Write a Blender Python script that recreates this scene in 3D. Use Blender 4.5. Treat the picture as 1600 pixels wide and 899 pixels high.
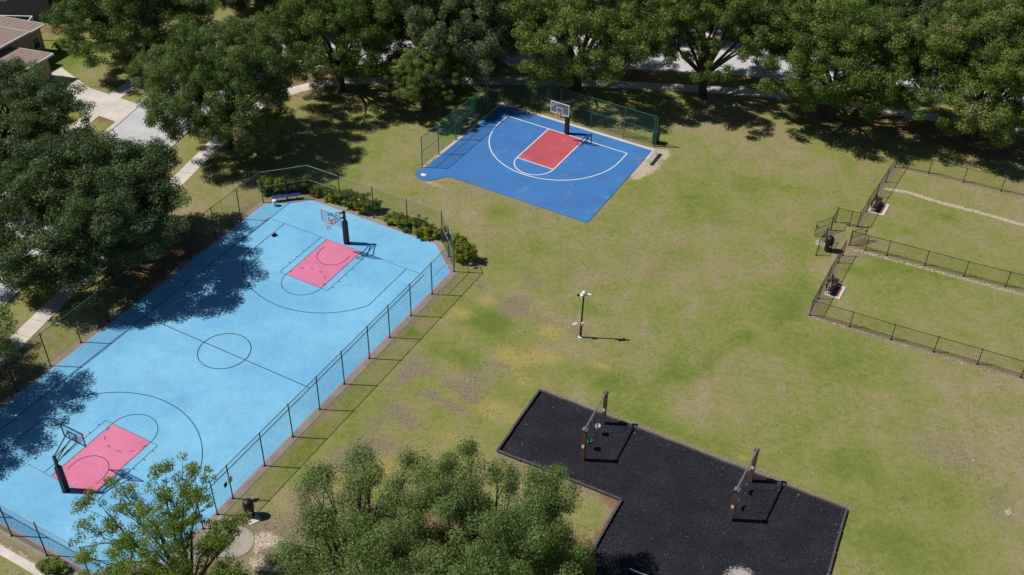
import bpy, math, random
import numpy as np
from mathutils import Matrix, Vector

for _o in list(bpy.data.objects):
    bpy.data.objects.remove(_o)
scene = bpy.context.scene
COL = scene.collection
R_ = math.radians

# ------------------------------------------------------------------ camera
FOC, PITCH, ROLL, CAMH = 1736.37, 0.680233, 0.021928, 52.8935      # focal length in photo pixels (1600 wide)
_cp, _sp, _cr, _sr = math.cos(PITCH), math.sin(PITCH), math.cos(ROLL), math.sin(ROLL)
FW = Vector((0, _cp, -_sp))
_up0 = Vector((0, _sp, _cp))
RT = Vector((1, 0, 0)) * _cr + _up0 * _sr
UP = Vector((1, 0, 0)) * (-_sr) + _up0 * _cr
cam_data = bpy.data.cameras.new('camera')
cam = bpy.data.objects.new('camera', cam_data)
COL.objects.link(cam)
cam.matrix_world = Matrix(((RT.x, UP.x, -FW.x, 0), (RT.y, UP.y, -FW.y, 0), (RT.z, UP.z, -FW.z, CAMH), (0, 0, 0, 1)))
cam_data.sensor_width = 36.0
cam_data.lens = 36.0 * FOC / 1600.0
cam_data.clip_start = 0.5
cam_data.clip_end = 3000
scene.camera = cam

# ------------------------------------------------------------------ sky, sun, exposure
SUN_EL, SHADOW_AZ = R_(53.2), R_(92.6)          # shadows fall towards +X (azimuth clockwise from +Y)
shadow = Vector((math.sin(SHADOW_AZ), math.cos(SHADOW_AZ), 0))
to_sun = Vector((-shadow.x * math.cos(SUN_EL), -shadow.y * math.cos(SUN_EL), math.sin(SUN_EL)))
world = bpy.data.worlds.new('World')
scene.world = world
world.use_nodes = True
wn = world.node_tree.nodes
wn.clear()
sky_n = wn.new('ShaderNodeTexSky')
sky_n.sky_type = 'NISHITA'
sky_n.sun_disc = False
sky_n.ozone_density = 4.0
sky_n.dust_density = 0.4
sky_n.sun_elevation = SUN_EL
sky_n.sun_rotation = math.atan2(to_sun.x, to_sun.y)
bg = wn.new('ShaderNodeBackground')
bg.inputs['Strength'].default_value = 0.05
wo = wn.new('ShaderNodeOutputWorld')
world.node_tree.links.new(sky_n.outputs[0], bg.inputs[0])
world.node_tree.links.new(bg.outputs[0], wo.inputs[0])
sun_d = bpy.data.lights.new('sun', 'SUN')
sun_d.energy = 5.0
sun_d.angle = R_(0.53)
sun_d.color = (1.0, 0.955, 0.89)
sun = bpy.data.objects.new('sun', sun_d)
COL.objects.link(sun)
sun.rotation_euler = (-to_sun).to_track_quat('-Z', 'Y').to_euler()
sun.location = (0, 60, 80)
vs = scene.view_settings
vs.view_transform = 'Standard'
vs.look = 'None'
vs.exposure = -0.13
vs.gamma = 1.0
vs.use_curve_mapping = False
scene.cycles.max_bounces = 6
scene.cycles.diffuse_bounces = 4
scene.cycles.transmission_bounces = 4
scene.cycles.transparent_max_bounces = 12
scene.cycles.use_denoising = True


# ------------------------------------------------------------------ small helpers
def G(px, py, z=0.0):
    """ground (or height z) point that the photograph shows at pixel px, py"""
    d = FW + RT * ((px - 800) / FOC) + UP * ((449.5 - py) / FOC)
    t = (z - CAMH) / d.z
    return Vector((d.x * t, d.y * t, z))


class Frame:
    """a court's own axes: u along its far baseline, v towards the near end"""
    def __init__(s, x, y, t):
        s.x, s.y, s.t = x, y, t
        s.c, s.s = math.cos(t), math.sin(t)

    def __call__(s, u, v, z=0.0):
        return Vector((s.x + s.c * u + s.s * v, s.y + s.s * u - s.c * v, z))


LC = Frame(-13.335, 70.127, -0.49243)     # light blue court
DC = Frame(4.637, 87.725, -0.51549)       # dark blue court


def tag(o, label=None, cat=None, group=None, kind=None):
    if label: o['label'] = label
    if cat: o['category'] = cat
    if group: o['group'] = group
    if kind: o['kind'] = kind
    return o


def empty(name, loc, rz=0.0):
    o = bpy.data.objects.new(name, None)
    COL.objects.link(o)
    o.location = loc
    o.rotation_euler = (0, 0, rz)
    o.empty_display_size = 0.3
    return o


def new_obj(name, me, parent=None):
    o = bpy.data.objects.new(name, me)
    COL.objects.link(o)
    if parent is not None:
        o.parent = parent
    return o


def copy_tree(o, parent=None):
    c = o.copy()
    COL.objects.link(c)
    c.parent = parent
    for ch in list(o.children):
        copy_tree(ch, c)
    return c


class MB:
    """collects simple shapes into one mesh"""
    def __init__(s):
        s.v, s.f, s.sm = [], [], False

    def add(s, vs_, fs_):
        n = len(s.v)
        s.v += [tuple(p) for p in vs_]
        s.f += [tuple(i + n for i in f) for f in fs_]
        return s

    def box(s, c, size, rz=0.0, m=None, taper=1.0):
        hx, hy, hz = size[0] / 2, size[1] / 2, size[2] / 2
        cr, sr = math.cos(rz), math.sin(rz)
        pts = []
        for z in (-hz, hz):
            k = taper if z > 0 else 1.0
            for x, y in ((-hx, -hy), (hx, -hy), (hx, hy), (-hx, hy)):
                p = Vector((x * k, y * k, z))
                if m is not None:
                    p = m @ p
                else:
                    p = Vector((p.x * cr - p.y * sr, p.x * sr + p.y * cr, p.z))
                pts.append((p.x + c[0], p.y + c[1], p.z + c[2]))
        return s.add(pts, [(0, 3, 2, 1), (4, 5, 6, 7), (0, 1, 5, 4), (1, 2, 6, 5), (2, 3, 7, 6), (3, 0, 4, 7)])

    def tube(s, p0, p1, r0, r1=None, n=8, caps=True):
        p0, p1 = Vector(p0), Vector(p1)
        r1 = r0 if r1 is None else r1
        d = (p1 - p0)
        if d.length < 1e-6:
            return s
        d.normalize()
        a = d.cross(Vector((0, 0, 1)) if abs(d.z) < 0.95 else Vector((1, 0, 0))).normalized()
        b = d.cross(a)
        pts, fs = [], []
        for p, r in ((p0, r0), (p1, r1)):
            for i in range(n):
                t = 2 * math.pi * i / n
                pts.append(p + (a * math.cos(t) + b * math.sin(t)) * r)
        for i in range(n):
            j = (i + 1) % n
            fs.append((i, n + i, n + j, j))
        if caps:
            fs.append(tuple(range(n)))
            fs.append(tuple(range(2 * n - 1, n - 1, -1)))
        return s.add(pts, fs)

    def path(s, pts, rad, n=6):
        for i in range(len(pts) - 1):
            r0 = rad[i] if isinstance(rad, (list, tuple)) else rad
            r1 = rad[i + 1] if isinstance(rad, (list, tuple)) else rad
            s.tube(pts[i], pts[i + 1], r0, r1, n)
        return s

    def lathe(s, prof, n=16, c=(0, 0, 0)):
        pts, fs = [], []
        for r, z in prof:
            for i in range(n):
                t = 2 * math.pi * i / n
                pts.append((c[0] + r * math.cos(t), c[1] + r * math.sin(t), c[2] + z))
        for k in range(len(prof) - 1):
            for i in range(n):
                j = (i + 1) % n
                fs.append((k * n + i, k * n + j, (k + 1) * n + j, (k + 1) * n + i))
        fs.append(tuple(range(n - 1, -1, -1)))
        fs.append(tuple((len(prof) - 1) * n + i for i in range(n)))
        return s.add(pts, fs)

    def prism(s, poly, z0, z1):
        n = len(poly)
        pts = [(p[0], p[1], z0) for p in poly] + [(p[0], p[1], z1) for p in poly]
        a = sum(poly[i][0] * poly[(i + 1) % n][1] - poly[(i + 1) % n][0] * poly[i][1] for i in range(n))
        lo, hi = tuple(range(n)), tuple(range(n, 2 * n))
        fs = [lo[::-1], hi] if a > 0 else [lo, hi[::-1]]
        for i in range(n):
            j = (i + 1) % n
            fs.append((i, j, n + j, n + i) if a > 0 else (j, i, n + i, n + j))
        return s.add(pts, fs)

    def strip(s, pts, w, z, closed=False):
        """a flat painted line of width w along pts"""
        P = [Vector((p[0], p[1], 0)) for p in pts]
        n = len(P)
        L, Rr = [], []
        for i in range(n):
            a = P[(i - 1) % n] if (i > 0 or closed) else P[i]
            b = P[(i + 1) % n] if (i < n - 1 or closed) else P[i]
            d = (b - a).normalized()
            nn = Vector((-d.y, d.x, 0)) * (w / 2)
            L.append(P[i] + nn)
            Rr.append(P[i] - nn)
        pts2 = [(p.x, p.y, z) for p in L] + [(p.x, p.y, z) for p in Rr]
        fs = []
        for i in range(n if closed else n - 1):
            j = (i + 1) % n
            fs.append((n + i, n + j, j, i))
        return s.add(pts2, fs)

    def build(s, name, mat, parent=None, off=None, smooth=False):
        me = bpy.data.meshes.new(name)
        vv = s.v if off is None else [(p[0] - off[0], p[1] - off[1], p[2] - off[2]) for p in s.v]
        me.from_pydata(vv, [], s.f)
        me.materials.append(mat)
        if smooth:
            me.polygons.foreach_set('use_smooth', [True] * len(me.polygons))
        me.update()
        return new_obj(name, me, parent)


# ------------------------------------------------------------------ materials
class NT:
    def __init__(s, name):
        s.m = bpy.data.materials.new(name)
        s.m.use_nodes = True
        s.t = s.m.node_tree
        s.t.nodes.clear()
        s.out = s.t.nodes.new('ShaderNodeOutputMaterial')

    def n(s, kind, **kw):
        x = s.t.nodes.new('ShaderNode' + kind)
        for k, v in kw.items():
            setattr(x, k, v)
        return x

    def l(s, a, b):
        s.t.links.new(a, b)

    def coord(s, which='Object'):
        return s.n('TexCoord').outputs[which]

    def pos(s):
        return s.n('NewGeometry').outputs['Position']

    def noise(s, vec, scale, detail=4.0, rough=0.55, dist=0.0):
        x = s.n('TexNoise')
        x.inputs['Scale'].default_value = scale
        x.inputs['Detail'].default_value = detail
        x.inputs['Roughness'].default_value = rough
        x.inputs['Distortion'].default_value = dist
        if vec is not None:
            s.l(vec, x.inputs['Vector'])
        return x.outputs['Fac']

    def ramp(s, fac, stops):
        x = s.n('ValToRGB')
        el = x.color_ramp.elements
        while len(el) < len(stops):
            el.new(0.5)
        for e, (p, c) in zip(el, stops):
            e.position = p
            e.color = (c, c, c, 1) if isinstance(c, (int, float)) else (*c, 1)
        s.l(fac, x.inputs[0])
        return x.outputs[0]

    def mix(s, fac, a, b, mode='MIX'):
        x = s.n('Mix', data_type='RGBA', blend_type=mode)
        for i, v in ((0, fac), (6, a), (7, b)):
            if isinstance(v, (int, float)):
                x.inputs[i].default_value = v if i == 0 else (v, v, v, 1)
            elif isinstance(v, tuple):
                x.inputs[i].default_value = (*v, 1)
            else:
                s.l(v, x.inputs[i])
        return x.outputs[2]

    def math(s, op, a, b=0.0, clamp=False):
        x = s.n('Math', operation=op, use_clamp=clamp)
        for i, v in ((0, a), (1, b)):
            if isinstance(v, (int, float)):
                x.inputs[i].default_value = v
            else:
                s.l(v, x.inputs[i])
        return x.outputs[0]

    def bsdf(s, col, rough=0.8, metal=0.0, spec=0.3, bump=None, bstr=0.3, bdist=0.02):
        x = s.n('BsdfPrincipled')
        for k, v in (('Base Color', col), ('Roughness', rough), ('Metallic', metal), ('Specular IOR Level', spec)):
            if isinstance(v, tuple):
                x.inputs[k].default_value = (*v, 1)
            elif isinstance(v, (int, float)):
                x.inputs[k].default_value = v
            else:
                s.l(v, x.inputs[k])
        if bump is not None:
            b = s.n('Bump')
            b.inputs['Strength'].default_value = bstr
            b.inputs['Distance'].default_value = bdist
            s.l(bump, b.inputs['Height'])
            s.l(b.outputs[0], x.inputs['Normal'])
        s.l(x.outputs[0], s.out.inputs[0])
        return x


def worn(name, col, rough=0.6, metal=0.0, var=0.25, scale=3.0, spec=0.3, fine=40.0):
    """plain paint / metal / wood with mottling and fine grain"""
    t = NT(name)
    p = t.coord()
    a = t.noise(p, scale, 5)
    b = t.noise(p, fine, 3)
    k = t.math('ADD', t.math('MULTIPLY', a, 0.65), t.math('MULTIPLY', b, 0.35))
    f = t.ramp(k, [(0.3, 1 - var), (0.7, 1 + var * 0.6)])
    c = t.mix(1.0, col, f, 'MULTIPLY')
    t.bsdf(c, rough, metal, spec, bump=b, bstr=0.15, bdist=0.005)
    return t.m


def leaf_mat(name, dark, mid, light, brown=None, trans=0.27):
    t = NT(name)
    at = t.n('Attribute', attribute_name='tint')
    inf = t.n('ObjectInfo')
    k = t.math('ADD', at.outputs['Fac'], t.math('MULTIPLY', t.math('SUBTRACT', inf.outputs['Random'], 0.5), 0.32))
    stops = [(0.0, dark), (0.5, mid), (0.92, light)]
    if brown:
        stops.append((0.985, brown))
    c = t.ramp(k, stops)
    x = t.n('BsdfPrincipled')
    t.l(c, x.inputs['Base Color'])
    x.inputs['Roughness'].default_value = 0.45
    x.inputs['Specular IOR Level'].default_value = 0.22
    tr = t.n('BsdfTranslucent')
    t.l(t.mix(1.0, c, (1.5, 1.75, 0.75), 'MULTIPLY'), tr.inputs['Color'])
    ms = t.n('MixShader')
    ms.inputs[0].default_value = trans
    t.l(x.outputs[0], ms.inputs[1])
    t.l(tr.outputs[0], ms.inputs[2])
    t.l(ms.outputs[0], t.out.inputs[0])
    return t.m


M = {}
M['oak_leaf'] = leaf_mat('oak_leaf', (0.042, 0.080, 0.022), (0.100, 0.165, 0.042), (0.195, 0.265, 0.085), (0.32, 0.25, 0.18))
M['oak_leaf_warm'] = leaf_mat('oak_leaf_warm', (0.052, 0.092, 0.019), (0.122, 0.182, 0.036), (0.235, 0.285, 0.070), (0.34, 0.25, 0.17))
M['oak_leaf_grey'] = leaf_mat('oak_leaf_grey', (0.038, 0.068, 0.026), (0.092, 0.140, 0.052), (0.175, 0.228, 0.10), (0.30, 0.25, 0.19), trans=.26)
M['near_leaf'] = leaf_mat('near_leaf', (0.055, 0.100, 0.028), (0.125, 0.195, 0.052), (0.210, 0.285, 0.085), (0.34, 0.28, 0.18), trans=.27)
M['thin_leaf'] = leaf_mat('thin_leaf', (0.10, 0.15, 0.034), (0.20, 0.255, 0.060), (0.30, 0.33, 0.10), (0.26, 0.17, 0.08), trans=.5)
M['hedge_leaf'] = leaf_mat('hedge_leaf', (0.09, 0.13, 0.022), (0.20, 0.24, 0.030), (0.36, 0.36, 0.045), trans=.45)
M['bark'] = worn('bark', (0.085, 0.070, 0.058), 0.95, 0, 0.45, 2.0, 0.1, 18)
M['pale_bark'] = worn('pale_bark', (0.10, 0.088, 0.075), 0.95, 0, 0.35, 2.0, 0.1, 18)


def ground_material():
    t = NT('grass')
    p = t.pos()
    at = t.n('Attribute', attribute_name='wear')          # r soil, g sand, b yellow, a green
    sp = t.n('SeparateColor')
    t.l(at.outputs['Color'], sp.inputs[0])
    n_big = t.noise(p, 0.07, 3, 0.5)
    n_mid = t.noise(p, 0.42, 4, 0.6, 0.4)
    n_small = t.noise(p, 2.3, 4, 0.65)
    n_fine = t.noise(p, 6.5, 3, 0.75)
    n_grain = t.noise(p, 17.0, 2, 0.8)
    mp = t.n('Mapping')
    mp.inputs['Rotation'].default_value = (0, 0, R_(-28))
    mp.inputs['Scale'].default_value = (0.9, 0.12, 1)
    t.l(p, mp.inputs[0])
    n_streak = t.noise(mp.outputs[0], 0.8, 3, 0.6)
    # dry straw against green turf
    g = t.math('ADD', t.math('MULTIPLY', n_big, 0.50), t.math('MULTIPLY', n_mid, 0.55))
    g = t.math('ADD', g, t.math('MULTIPLY', n_small, 0.60))
    g = t.math('ADD', g, t.math('MULTIPLY', n_streak, 0.25))
    g = t.math('ADD', g, t.math('MULTIPLY', n_fine, 0.55))
    g = t.math('ADD', g, t.math('MULTIPLY', at.outputs['Alpha'], 0.34))
    g = t.math('SUBTRACT', g, 0.690)
    col = t.ramp(g, [(0.22, (0.335, 0.265, 0.180)), (0.42, (0.268, 0.228, 0.125)), (0.60, (0.205, 0.222, 0.062)), (0.85, (0.120, 0.165, 0.030))])
    yel = t.ramp(t.math('ADD', sp.outputs[2], t.math('MULTIPLY', t.math('SUBTRACT', n_small, 0.5), 1.3)), [(0.35, 0.0), (0.75, 1.0)])
    col = t.mix(t.math('MULTIPLY', yel, 0.8), col, (0.37, 0.295, 0.092))
    soil_n = t.math('ADD', sp.outputs[0], t.math('MULTIPLY', t.math('SUBTRACT', t.math('ADD', t.math('MULTIPLY', n_small, 0.55), t.math('ADD', t.math('MULTIPLY', n_fine, 0.25), t.math('MULTIPLY', n_mid, 0.2))), 0.5), 2.6))
    soil_f = t.ramp(soil_n, [(0.20, 0.0), (0.78, 1.0)])
    soil_c = t.ramp(n_fine, [(0.3, (0.150, 0.118, 0.088)), (0.7, (0.275, 0.220, 0.165))])
    col = t.mix(t.math('MULTIPLY', soil_f, 0.88), col, soil_c)
    sand_n = t.math('ADD', sp.outputs[1], t.math('MULTIPLY', t.math('SUBTRACT', t.math('ADD', t.math('MULTIPLY', n_small, 0.5), t.math('MULTIPLY', n_fine, 0.5)), 0.5), 1.5))
    sand_f = t.ramp(sand_n, [(0.40, 0.0), (0.62, 1.0)])
    sand_c = t.ramp(n_fine, [(0.3, (0.38, 0.315, 0.245)), (0.7, (0.56, 0.475, 0.38))])
    col = t.mix(t.math('MULTIPLY', sand_f, 0.92), col, sand_c)
    # fallen leaf litter
    lit = t.n('Attribute', attribute_name='litter')
    lit_f = t.ramp(t.math('ADD', lit.outputs['Fac'], t.math('MULTIPLY', t.math('SUBTRACT', n_small, 0.5), 1.4)), [(0.38, 0.0), (0.70, 1.0)])
    lit_c = t.ramp(n_fine, [(0.3, (0.13, 0.075, 0.045)), (0.7, (0.26, 0.155, 0.10))])
    col = t.mix(t.math('MULTIPLY', lit_f, 0.85), col, lit_c)
    grain = t.ramp(t.math('ADD', t.math('MULTIPLY', n_grain, 0.55), t.math('MULTIPLY', n_fine, 0.45)), [(0.30, 0.62), (0.5, 1.03), (0.70, 1.42)])
    col = t.mix(1.0, col, grain, 'MULTIPLY')
    hgt = t.math('ADD', t.math('MULTIPLY', n_grain, 0.5), t.math('MULTIPLY', n_fine, 0.8))
    t.bsdf(col, 0.95, 0, 0.08, bump=hgt, bstr=0.55, bdist=0.05)
    return t.m


M['grass'] = ground_material()


def concrete(name, a, b, joint=None):
    t = NT(name)
    p = t.pos()
    n1 = t.noise(p, 0.6, 5, 0.6)
    n2 = t.noise(p, 11, 4, 0.65)
    k = t.math('ADD', t.math('MULTIPLY', n1, 0.6), t.math('MULTIPLY', n2, 0.4))
    c = t.ramp(k, [(0.33, a), (0.66, b)])
    t.bsdf(c, 0.9, 0, 0.15, bump=n2, bstr=0.25, bdist=0.01)
    return t.m


M['concrete'] = concrete('concrete', (0.46, 0.41, 0.37), (0.68, 0.63, 0.58))
M['grey_concrete'] = concrete('grey_concrete', (0.17, 0.155, 0.13), (0.33, 0.30, 0.25))
M['old_concrete'] = concrete('old_concrete', (0.20, 0.18, 0.155), (0.44, 0.40, 0.35))
M['road'] = concrete('road', (0.42, 0.42, 0.44), (0.56, 0.555, 0.57))
M['kerb'] = concrete('kerb', (0.46, 0.43, 0.40), (0.64, 0.60, 0.56))


def court_mat(name, col, col2, tile=0.3048, rot=0.0, joint=0.045, stain=0.65, wear=1.0):
    t = NT(name)
    p = t.pos()
    mp = t.n('Mapping')
    mp.inputs['Rotation'].default_value = (0, 0, -rot)
    t.l(p, mp.inputs[0])
    br = t.n('TexBrick')
    br.offset = 0.0
    br.inputs['Scale'].default_value = 1.0
    br.inputs['Brick Width'].default_value = tile
    br.inputs['Row Height'].default_value = tile
    br.inputs['Mortar Size'].default_value = 0.012
    br.inputs['Mortar Smooth'].default_value = 0.3
    br.inputs['Color1'].default_value = (0.97, 0.97, 0.97, 1)
    br.inputs['Color2'].default_value = (1.03, 1.03, 1.03, 1)
    br.inputs['Mortar'].default_value = (1 - joint * 2.5,) * 3 + (1,)
    t.l(mp.outputs[0], br.inputs['Vector'])
    n1 = t.noise(p, 0.13, 4, 0.55)
    n2 = t.noise(p, 0.9, 5, 0.65)
    n3 = t.noise(p, 14, 3, 0.7)
    k = t.math('ADD', t.math('MULTIPLY', n1, 0.7), t.math('MULTIPLY', n2, 0.3))
    c = t.mix(t.math('MULTIPLY', t.ramp(k, [(0.40, 1.0), (0.60, 0.0)]), stain), col, col2)
    c = t.mix(1.0, c, br.outputs['Color'], 'MULTIPLY')
    dust = t.ramp(t.noise(p, 0.55, 7, 0.68, 0.6), [(0.56, 0.0), (0.80, 0.42 * wear)])
    c = t.mix(dust, c, (0.46, 0.47, 0.47))
    scuff = t.ramp(t.noise(p, 1.9, 8, 0.75, 1.2), [(0.66, 0.0), (0.74, 0.30 * wear)])
    c = t.mix(scuff, c, (0.60, 0.62, 0.64))
    dirt = t.ramp(t.noise(p, 0.32, 6, 0.6, 0.3), [(0.36, 0.22 * wear), (0.50, 0.0)])
    c = t.mix(dirt, c, (0.06, 0.07, 0.09))
    g = t.ramp(n3, [(0.3, 0.90), (0.7, 1.08)])
    c = t.mix(1.0, c, g, 'MULTIPLY')
    t.bsdf(c, 0.62, 0, 0.3, bump=br.outputs['Fac'], bstr=-0.3, bdist=0.006)
    return t.m


M['tile_blue'] = court_mat('tile_blue', (0.205, 0.51, 0.73), (0.125, 0.37, 0.64), rot=-0.49243, wear=.35)
M['tile_pink'] = court_mat('tile_pink', (0.67, 0.20, 0.34), (0.60, 0.155, 0.28), rot=-0.49243, wear=.6)
M['edge_pink'] = worn('edge_pink', (0.62, 0.27, 0.29), 0.7, 0, 0.25, 1.2)
M['paint_blue'] = court_mat('paint_blue', (0.055, 0.190, 0.47), (0.042, 0.155, 0.42), tile=30.0, joint=0.0, stain=0.6, wear=.7)
M['paint_red'] = court_mat('paint_red', (0.50, 0.095, 0.12), (0.43, 0.075, 0.10), tile=30.0, joint=0.0, stain=0.6)
M['line_black'] = worn('line_black', (0.022, 0.035, 0.055), 0.7, 0, 0.3, 2.0)
M['line_white'] = worn('line_white', (0.78, 0.80, 0.82), 0.6, 0, 0.12, 2.0)


def mulch_mat():
    t = NT('rubber_mulch')
    p = t.pos()
    n1 = t.noise(p, 0.5, 4, 0.6)
    n2 = t.noise(p, 8.5, 4, 0.85)
    vo = t.n('TexVoronoi')
    vo.inputs['Scale'].default_value = 9
    t.l(p, vo.inputs['Vector'])
    c = t.ramp(t.math('ADD', t.math('MULTIPLY', n2, 0.75), t.math('MULTIPLY', n1, 0.25)), [(0.36, (0.004, 0.004, 0.007)), (0.50, (0.0125, 0.0125, 0.0195)), (0.64, (0.043, 0.043, 0.058))])
    # pale sun bleached spill at the near edge
    at = t.n('Attribute', attribute_name='spill')
    f = t.ramp(t.math('ADD', at.outputs['Fac'], t.math('MULTIPLY', t.math('SUBTRACT', n2, 0.5), 2.2)), [(0.45, 0.0), (0.75, 1.0)])
    c = t.mix(f, c, (0.42, 0.38, 0.37))
    # a few stray leaves and chips
    w = t.n('TexVoronoi')
    w.inputs['Scale'].default_value = 1.1
    t.l(p, w.inputs['Vector'])
    chip = t.ramp(w.outputs['Distance'], [(0.028, 1.0), (0.05, 0.0)])
    c = t.mix(t.math('MULTIPLY', chip, 0.55), c, (0.30, 0.26, 0.20))
    t.bsdf(c, 0.8, 0, 0.25, bump=n2, bstr=0.9, bdist=0.05)
    return t.m


M['mulch'] = mulch_mat()
M['border'] = worn('border_timber', (0.085, 0.075, 0.085), 0.8, 0, 0.4, 2.5)
M['post_green'] = worn('post_green', (0.020, 0.055, 0.050), 0.5, 0.0, 0.2, 4)
M['wire_green'] = worn('wire_green', (0.03, 0.15, 0.12), 0.5, 0.0, 0.15, 2)
M['wire_grey'] = worn('wire_grey', (0.055, 0.085, 0.085), 0.5, 0.0, 0.15, 2)
M['rail_pale'] = worn('rail_pale', (0.30, 0.34, 0.30), 0.5, 0.2, 0.25, 1.5)
M['rail_green'] = worn('rail_green', (0.045, 0.15, 0.13), 0.5, 0.0, 0.2, 2)
M['black_metal'] = worn('black_metal', (0.014, 0.014, 0.016), 0.45, 0.0, 0.3, 4, 0.4)
M['black_pad'] = worn('black_pad', (0.020, 0.018, 0.022), 0.6, 0.0, 0.3, 4, 0.35)
M['white_metal'] = worn('white_metal', (0.78, 0.78, 0.79), 0.4, 0.0, 0.1, 4, 0.4)
M['steel'] = worn('steel', (0.62, 0.60, 0.58), 0.38, 0.85, 0.2, 3)
M['brown_wood'] = worn('brown_wood', (0.135, 0.070, 0.050), 0.8, 0.0, 0.45, 3.5)
M['orange'] = worn('orange', (0.72, 0.13, 0.05), 0.5, 0.0, 0.15, 4)
M['net'] = worn('net', (0.80, 0.78, 0.76), 0.9, 0.0, 0.1, 4)
M['teal'] = worn('teal', (0.035, 0.16, 0.17), 0.5, 0.0, 0.2, 4)
M['pale_plastic'] = worn('pale_plastic', (0.55, 0.56, 0.57), 0.5, 0.0, 0.2, 4)
M['blue_paint'] = worn('blue_paint', (0.035, 0.085, 0.32), 0.5, 0.0, 0.2, 4)
M['aluminium'] = worn('aluminium', (0.68, 0.67, 0.65), 0.45, 0.5, 0.15, 3)
M['red_ball'] = worn('red_ball', (0.62, 0.10, 0.14), 0.5, 0, 0.15, 4)
M['brick'] = worn('brick', (0.27, 0.115, 0.085), 0.9, 0, 0.4, 6)
M['brick_white'] = worn('brick_white', (0.66, 0.60, 0.55), 0.9, 0, 0.15, 6)
M['bin_green'] = worn('bin_green', (0.013, 0.030, 0.027), 0.5, 0, 0.2, 4)
M['roof'] = worn('shingle_roof', (0.29, 0.225, 0.195), 0.9, 0, 0.25, 4, 0.1, 14)
M['stucco'] = worn('stucco', (0.44, 0.37, 0.31), 0.95, 0, 0.1, 2)
M['dark_wall'] = worn('dark_wall', (0.15, 0.155, 0.19), 0.95, 0, 0.1, 2)
M['trim'] = worn('trim', (0.80, 0.79, 0.77), 0.6, 0, 0.06, 2)
M['red_sign'] = worn('red_sign', (0.55, 0.07, 0.06), 0.5, 0, 0.1, 3)
M['palm_leaf'] = leaf_mat('palm_leaf', (0.06, 0.08, 0.012), (0.13, 0.15, 0.02), (0.24, 0.24, 0.04))


def glass_mat(name, tint=(0.85, 0.93, 1.0), face=0.82):
    t = NT(name)
    tr = t.n('BsdfTransparent')
    tr.inputs[0].default_value = (*tint, 1)
    gl = t.n('BsdfPrincipled')
    gl.inputs['Base Color'].default_value = (0.5, 0.6, 0.68, 1)
    gl.inputs['Roughness'].default_value = 0.12
    ms = t.n('MixShader')
    ms.inputs[0].default_value = 1 - face
    t.l(tr.outputs[0], ms.inputs[1])
    t.l(gl.outputs[0], ms.inputs[2])
    t.l(ms.outputs[0], t.out.inputs[0])
    return t.m


M['glass'] = glass_mat('backboard_glass')
t_ = NT('window_glass')
t_.bsdf((0.05, 0.07, 0.10), 0.08, 0, 0.6)
M['window'] = t_.m

# ------------------------------------------------------------------ ground sheet
rng = np.random.default_rng(7)


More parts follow.
